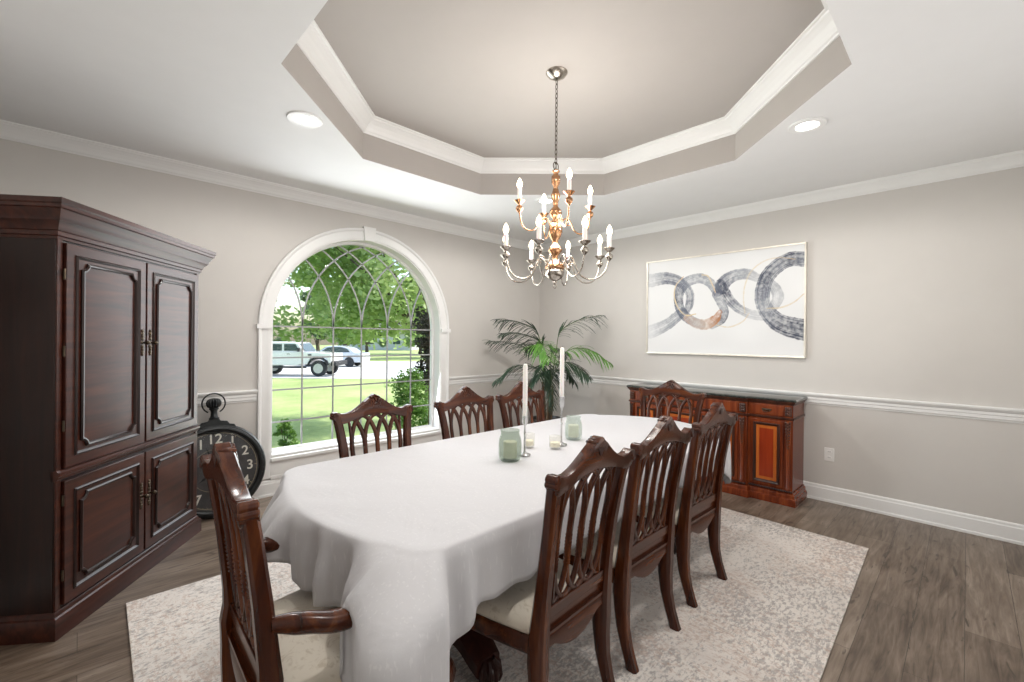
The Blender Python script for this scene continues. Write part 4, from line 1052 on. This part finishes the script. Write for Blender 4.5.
votive(1.885, 1.785, .082, .033, 'small clear votive glass hidden behind the shorter candlestick')
votive(1.975, 1.662, .074, .034, 'small clear votive glass between the two candlesticks')
def candlestick(x, y, zt, zc, label):
    h = zt-TT; t = thing('candlestick', label, 'candlestick', (x, y, TT), 0, 'tall slender candlesticks with white tapers')
    MB().lathe([(.032, 0), (.034, .003), (.033, .007), (.024, .010), (.010, .016), (.006, .024), (.0055, h*.42), (.0085, h*.44), (.0055, h*.46), (.005, h*.74), (.008, h*.77), (.015, h*.82), (.016, h*.98), (.018, h), (.012, h), (.012, h-.015), (.001, h-.015)], 24).build('stick', M['chrome'], t)
    L_ = zc-TT; MB().lathe([(.0135, h-.015), (.0128, L_-.012), (.010, L_-.004), (.003, L_)], 20).build('taper_candle', M['candle'], t)
    MB().tube([(0, 0, L_-.001), (.001, 0, L_+.008)], .001, 6).build('wick', M['wick'], t)
candlestick(1.735, 1.675, .985, 1.268, 'shorter silver candlestick with white taper, right of the green jar')
candlestick(2.068, 1.692, 1.062, 1.355, 'taller silver candlestick with white taper, near the middle of the table')

# ------------------------------------------------------------------ chandelier
ch = thing('chandelier', 'two-tier gold and silver chandelier with candle bulbs hanging over the table', 'chandelier', (2.083, 1.768, 0))
MB().lathe([(.001, HT-.040), (.018, HT-.040), (.030, HT-.034), (.055, HT-.020), (.066, HT-.006), (.066, HT), (.001, HT)], 36).build('canopy', M['silver'], ch)
mb = MB(); z = HT-.042; k = 0
while z > 2.475:
    a = (k % 2)*PI/2
    mb.tube([(.0075*math.cos(q_)*math.cos(a), .0075*math.cos(q_)*math.sin(a), z-.016+.018*math.sin(q_)) for q_ in [2*PI*i/12 for i in range(12)]], .0022, 6, closed=True)
    z -= .0285; k += 1
mb.build('chain', M['bronze'], ch)
mb = MB(); mb.tube([(.024*math.cos(2*PI*i/20), 0, 2.462+.024*math.sin(2*PI*i/20)) for i in range(20)], .003, 6, closed=True); mb.build('hanging_ring', M['bronze'], ch)
col_prof = [(.006, 2.440), (.020, 2.436), (.024, 2.428), (.016, 2.420), (.014, 2.410), (.026, 2.398), (.026, 2.360), (.018, 2.345), (.013, 2.330), (.022, 2.300), (.028, 2.285), (.016, 2.240), (.014, 2.215), (.034, 2.190), (.038, 2.172), (.030, 2.155), (.016, 2.140), (.018, 2.118), (.030, 2.105), (.040, 2.080), (.042, 2.055), (.030, 2.025), (.018, 2.005), (.018, 1.985), (.034, 1.965), (.042, 1.945), (.030, 1.928), (.016, 1.905), (.018, 1.885), (.050, 1.862), (.058, 1.850), (.058, 1.836), (.050, 1.828)]
MB().lathe(col_prof, 24, flute=lambda k, n, z: .05*(-1)**k).build('column', M['gold'], ch, smooth=60)
MB().lathe([(.050, 1.829), (.058, 1.815), (.056, 1.795), (.042, 1.775), (.020, 1.764), (.012, 1.758), (.014, 1.750), (.006, 1.742)], 28).build('bowl', M['silver'], ch)
mb = MB(); mb.tube([(.013*math.cos(2*PI*i/16), 0, 1.728+.013*math.sin(2*PI*i/16)) for i in range(16)], .0025, 6, closed=True); mb.build('pull_ring', M['silver'], ch)
def arm(ang, Rr, zb, top, zin, mat):
    """ang: world azimuth. zb: height of the candle cup, top: bulb tip"""
    d = Vector((math.cos(ang), math.sin(ang), 0)); f = lambda r_, z: d*r_+Vector((0, 0, z))
    if Rr > .28: ctrl = [(.045, zin), (.075, zin+.055), (.105, zin+.06), (.125, zin+.015), (.150, zin-.045), (.205, zin-.080), (.265, zin-.073), (.305, zin-.035), (Rr, zb-.050)]
    else: ctrl = [(.030, zin-.02), (.050, zin+.025), (.078, zin+.035), (.100, zin+.01), (.120, zin-.030), (.155, zin-.052), (.195, zin-.040), (.217, zin-.005), (Rr, zb-.050)]
    pts = spline([f(*c0) for c0 in ctrl], 6)
    mb = MB(); mb.tube(pts, .0048, 8)
    # little counter scroll
    c0 = ctrl[2]; mb.tube([f(c0[0]+.02*math.cos(q_)*(1-i/22), c0[1]-.03+.02*math.sin(q_)*(1-i/22)) for i, q_ in enumerate([PI/2-i*.33 for i in range(18)])], .003, 6)
    c1_ = f(Rr, 0); mb.lathe([(.004, -.062), (.008, -.056), (.018, -.046), (.022, -.034), (.018, -.022), (.008, -.014), (.008, -.010), (.014, -.004), (.026, .006), (.033, .014), (.031, .016), (.012, .008), (.012, .0)], 20, (c1_.x, c1_.y, zb), flute=lambda k, n, z: .05*math.cos(k*PI/2))
    a = mb.build('arm', M[mat], ch, smooth=60)
    cs = MB(); cs.lathe([(.0125, .004), (.0125, top-zb-.066), (.009, top-zb-.064)], 16, (c1_.x, c1_.y, zb)); cs.build('candle_sleeve', M['candle'], a)
    bt = top-zb
    cs = MB(); cs.lathe([(.007, bt-.066), (.011, bt-.058), (.0165, bt-.044), (.017, bt-.036), (.012, bt-.018), (.005, bt-.005), (.001, bt)], 14, (c1_.x, c1_.y, zb)); cs.build('bulb', M['bulb'], a, smooth=80)
def camang(th):                                      # angle measured in the camera's frame: 0 = to the right, 90 = toward the camera
    v_ = rr_*math.cos(R(th))+tw*math.sin(R(th)); return math.atan2(v_.y, v_.x)
for k in range(8): arm(camang(66+45*k), .328, 1.924, 2.077, 1.842, 'silver')
for k in range(4): arm(camang(76+90*k), .228, 2.218, 2.368, 2.110, 'gold')
lamp('chandelier_glow', 'POINT', (2.083, 1.768, 2.12), 44, (1, .955, .90), shadow_soft_size=.25)

# ------------------------------------------------------------------ outdoors
GZ = -.6
struct(MB().box(-40, 70, Y1+.30, 21.0, GZ-.2, GZ).build('lawn', M['grass'], smooth=0))
mb = MB(); mb.add([(-60, 48, GZ), (-10, 14, GZ), (9.2, 20.2, GZ+.01), (60, 16, GZ+.01), (90, 60, GZ), (-40, 90, GZ)], [(0, 1, 2, 3, 4, 5)])
struct(MB().box(-60, 100, 21.0, 120, GZ-.2, GZ-.01).build('far_ground', M['grass'], smooth=0))
mb = MB()
c_ = lambda r_, dd: (fw.x*dd+rt.x*r_, fw.y*dd+rt.y*r_)
q = [c_(-30, 21.7), c_(25, 21.7), c_(35, 38), c_(-45, 38)]
mb.add([(x, y, GZ+.012) for x, y in q]+[(x, y, GZ-.05) for x, y in q], [(0, 1, 2, 3), (7, 6, 5, 4), (0, 4, 5, 1), (1, 5, 6, 2), (2, 6, 7, 3), (3, 7, 4, 0)])
struct(mb.build('driveway', M['road'], smooth=0))

def wheel(par, x, y, r_, w_=.22, cap='hubcap'):
    mb = MB(); n = 28
    mb.loft([[(x+a*math.cos(2*PI*k/n), y+b_, r_+a*math.sin(2*PI*k/n)) for k in range(n)] for a, b_ in ((r_*.62, -w_/2), (r_*.95, -w_/2), (r_, -w_/2+.04), (r_, w_/2-.04), (r_*.95, w_/2), (r_*.62, w_/2))])
    wh = mb.build('wheel', M['tyre'], par)
    mb = MB(); mb.loft([[(x+a*math.cos(2*PI*k/n), y+b_, r_+a*math.sin(2*PI*k/n)) for k in range(n)] for a, b_ in ((r_*.60, -w_/2-.01), (r_*.5, -w_/2+.02), (.05, -w_/2-.015), (.001, -w_/2-.02))])
    mb.build('rim', M[cap], wh)
def prism(mb, prof, y0, y1, inset_top=None):
    n = len(prof); a = [(x, y0, z) for x, z in prof]; b_ = [(x, y1, z) for x, z in prof]
    mb.add(a+b_, [tuple(range(n)), tuple(range(2*n-1, n-1, -1))]+[(i, (i+1) % n, n+(i+1) % n, n+i) for i in range(n)])
# vehicles: local +X = forward, -Y = side that faces the house
ang = math.atan2(-.698, .716)
jp = c_(-10.5, 23.4)
jeep = thing('off_road_car', 'boxy white off-road vehicle parked on the drive, nearest outside the window', 'car', (jp[0], jp[1], GZ+.012), ang)
mb = MB(); prism(mb, [(-3.6, .55), (-.35, .55), (-.35, .62), (.1, .62), (.25, .95), (1.05, .95), (1.15, .70), (1.30, .70), (1.30, 1.18), (-.05, 1.26), (-3.6, 1.26)], -.80, .80)
mb.build('body', M['jeep'], jeep, bevel=.03)
mb = MB(); prism(mb, [(-3.5, 1.24), (-.12, 1.24), (-.42, 1.70), (-.60, 1.74), (-3.4, 1.76)], -.74, .74); mb.build('cab', M['jeep'], jeep, bevel=.05)
mb = MB(); prism(mb, [(-1.12, 1.30), (-.35, 1.30), (-.54, 1.64), (-1.12, 1.64)], -.752, .752); prism(mb, [(-2.15, 1.30), (-1.24, 1.30), (-1.24, 1.64), (-2.15, 1.64)], -.752, .752)
prism(mb, [(-.10, 1.28), (-.08, 1.28), (-.40, 1.68), (-.43, 1.68)], -.64, .64); mb.build('windows', M['carglass'], jeep)
mb = MB()
for x in (.66, -2.35): mb.tube([(x+.52*math.cos(a), -.84, .46+.50*math.sin(a)) for a in [R(15+150*k/10) for k in range(11)]], [.06]*11, 8)
mb.box(-1.9, .05, -.86, -.78, .42, .52); mb.build('fender_flare', M['tyre'], jeep)
mb = MB(); mb.box(1.28, 1.55, -.80, .80, .55, .78); mb.build('bumper', M['tyre'], jeep, bevel=.03)
mb = MB(); mb.box(-.36, -.26, -.98, -.80, 1.26, 1.46); mb.build('side_mirror', M['tyre'], jeep, bevel=.02)
mb = MB(); mb.box(-.95, -.80, -.815, -.80, 1.12, 1.15).box(.12, .30, -.812, -.80, 1.06, 1.14); mb.build('door_handle', M['tyre'], jeep)
for x in (.66, -2.35): wheel(jeep, x, -.72, .41); wheel(jeep, x, .72, .41)
def sedan(r_, dd, rz, label):
    p = c_(r_, dd); s = thing('sedan', label, 'car', (p[0], p[1], GZ+.012), rz, 'cars parked beyond the white off-road vehicle')
    mb = MB(); prism(mb, [(-2.2, .32), (2.15, .28), (2.28, .45), (2.20, .72), (1.55, .88), (.9, .95), (-1.5, 1.0), (-2.2, .96), (-2.28, .6)], -.86, .86); mb.build('body', M['carpaint'], s, bevel=.06)
    mb = MB(); prism(mb, [(-1.75, .96), (1.0, .93), (.25, 1.38), (-.2, 1.44), (-.8, 1.42), (-1.3, 1.28)], -.68, .68); mb.build('cab', M['carpaint'], s, bevel=.07)
    mb = MB(); prism(mb, [(-1.35, 1.0), (.72, .98), (.18, 1.32), (-.7, 1.36), (-1.15, 1.24)], -.692, .692); prism(mb, [(.98, .96), (.94, .96), (.28, 1.36), (.34, 1.36)], -.58, .58); mb.build('windows', M['carglass'], s)
    for x in (-1.35, 1.40): wheel(s, x, -.76, .35); wheel(s, x, .76, .35)
    return s
sedan(-12.4, 31.0, ang+PI, 'silver sedan parked beyond the white off-road vehicle, its wheel in plain view')
sd2 = sedan(-16.2, 33.0, ang+.25, 'blue-grey car roof showing behind the white off-road vehicle')

rg = random.Random(21)
def leaves(n, centers, size, flatten=1.0):
    mb = MB(); v_ = mb.v; f_ = mb.f
    for _ in range(n):
        c0, rad = centers[rg.randrange(len(centers))]
        while True:
            p = Vector((rg.uniform(-1, 1), rg.uniform(-1, 1), rg.uniform(-1, 1)))
            if .15 < p.length < 1: break
        p = Vector((c0[0]+p.x*rad[0], c0[1]+p.y*rad[1], c0[2]+p.z*rad[2]))
        a = Vector((rg.gauss(0, 1), rg.gauss(0, 1), rg.gauss(0, .6))).normalized(); b_ = a.cross(Vector((rg.gauss(0, 1), rg.gauss(0, 1), rg.gauss(0, 1)))).normalized()
        s_ = size*rg.uniform(.6, 1.3); i = len(v_)
        v_ += [tuple(p-a*s_), tuple(p+b_*s_*.55), tuple(p+a*s_), tuple(p-b_*s_*.55)]; f_.append((i, i+1, i+2, i+3))
    mb.m = [0]*len(f_); return mb
def tree(r_, dd, h0, h1, rad, n, size, mat, label, name='tree', trunk=.16, blobs=26, cone=False, shift=0, cat='tree', group=None):
    p = c_(r_, dd); t = thing(name, label, cat, (p[0], p[1], GZ), 0, group)
    cs = []
    for _ in range(blobs):
        u = rg.random(); z = lerp(h0, h1, u); k = (1-u)**.8 if cone else math.sin(PI*min(1, .12+.85*u))**.6
        a = rg.uniform(0, 2*PI); q_ = rad*k*rg.uniform(.2, .85); s_ = rad*rg.uniform(.22, .38)*(.6 if cone else 1)
        sh = shift*rg.uniform(.3, 1.3); cs.append(((q_*math.cos(a)+rt.x*sh, q_*math.sin(a)+rt.y*sh, z), (s_, s_, s_*.7)))
    leaves(n, cs, size).build('foliage', M[mat], t, smooth=0, fix=False)
    if trunk:
        mb = MB(); mb.tube([(0, 0, 0), (.05, 0, h0*.5), (0, .05, h0+.3), (.1, 0, (h0+h1)/2)], [trunk, trunk*.8, trunk*.7, trunk*.3], 10)
        for _ in range(8):
            c0 = cs[rg.randrange(len(cs))][0]; mb.tube([(0, 0, h0*.9), (c0[0]*.4, c0[1]*.4, lerp(h0, c0[2], .4)), c0], [trunk*.25, trunk*.14, .01], 6)
        mb.build('trunk', M['bark'], t)
    return t
tree(-2.0, 10.8, 2.3, 7.5, 2.9, 17000, .085, 'maple', 'large bright green maple filling the middle of the arched window', blobs=60, shift=-2.1)
tree(-15.0, 40, 2.0, 15.0, 4.6, 10000, .24, 'maple', 'light green maple beyond the drive, left of the large maple', blobs=40, trunk=.3)
for i, (r_, dd, h) in enumerate(((-25, 44, 9), (-21, 48, 10), (-18, 55, 9), (-12, 58, 11), (-9, 46, 10), (-4, 62, 11))):
    tree(r_, dd, 1.0, h, 3.2, 4000, .30, 'spruce' if i < 3 else 'maple', ['dark evergreen at the far left of the view through the window', 'second dark evergreen from the left beyond the drive', 'evergreen behind the silver sedan', 'leafy tree beyond the drive behind the maple', 'leafy tree far beyond the maple trunk', 'leafy tree at the right end of the far tree line'][i], cone=i < 3, group='trees beyond the drive', trunk=.25)
tree(-1.12, 6.9, 1.3, 3.8, .55, 9000, .030, 'plum', 'dark plum-leaved shrub at the right edge of the arched window', 'shrub', .04, 60, cat='shrub')
tree(-1.85, 8.3, .15, 1.35, .60, 7000, .032, 'bush', 'leafy green bush low in the right corner of the window', 'shrub', .0, 60, cat='shrub')
tree(-3.72, 7.3, .1, .60, .22, 900, .035, 'bush', 'small green plant low at the left edge of the window', 'shrub', .01, 22, cat='shrub')
tree(-3.2, 6.7, .02, .30, .5, 1500, .045, 'bush', 'low green ground cover just outside the window sill', 'shrub', 0, 14, cat='shrub')
# house far away
hp = c_(-23, 78); hs = thing('house', 'pale house with a grey roof far beyond the drive', 'house', (hp[0], hp[1], GZ), ang)
MB().box(-6, 6, -4, 4, 0, 3.0).build('walls', M['siding'], hs)
mb = MB(); mb.add([(-6.5, -4.6, 2.9), (6.5, -4.6, 2.9), (6.5, 4.6, 2.9), (-6.5, 4.6, 2.9), (-6.5, 0, 5.0), (6.5, 0, 5.0)], [(0, 1, 5, 4), (2, 3, 4, 5), (0, 4, 3), (1, 2, 5), (0, 3, 2, 1)]); mb.build('roof', M['shingle'], hs, smooth=0)
mb = MB()
for x in (-4, -1.2, 3.2): mb.box(x, x+1.2, -4.03, -4, 1.0, 2.2)
mb.build('windows', M['carglass'], hs)
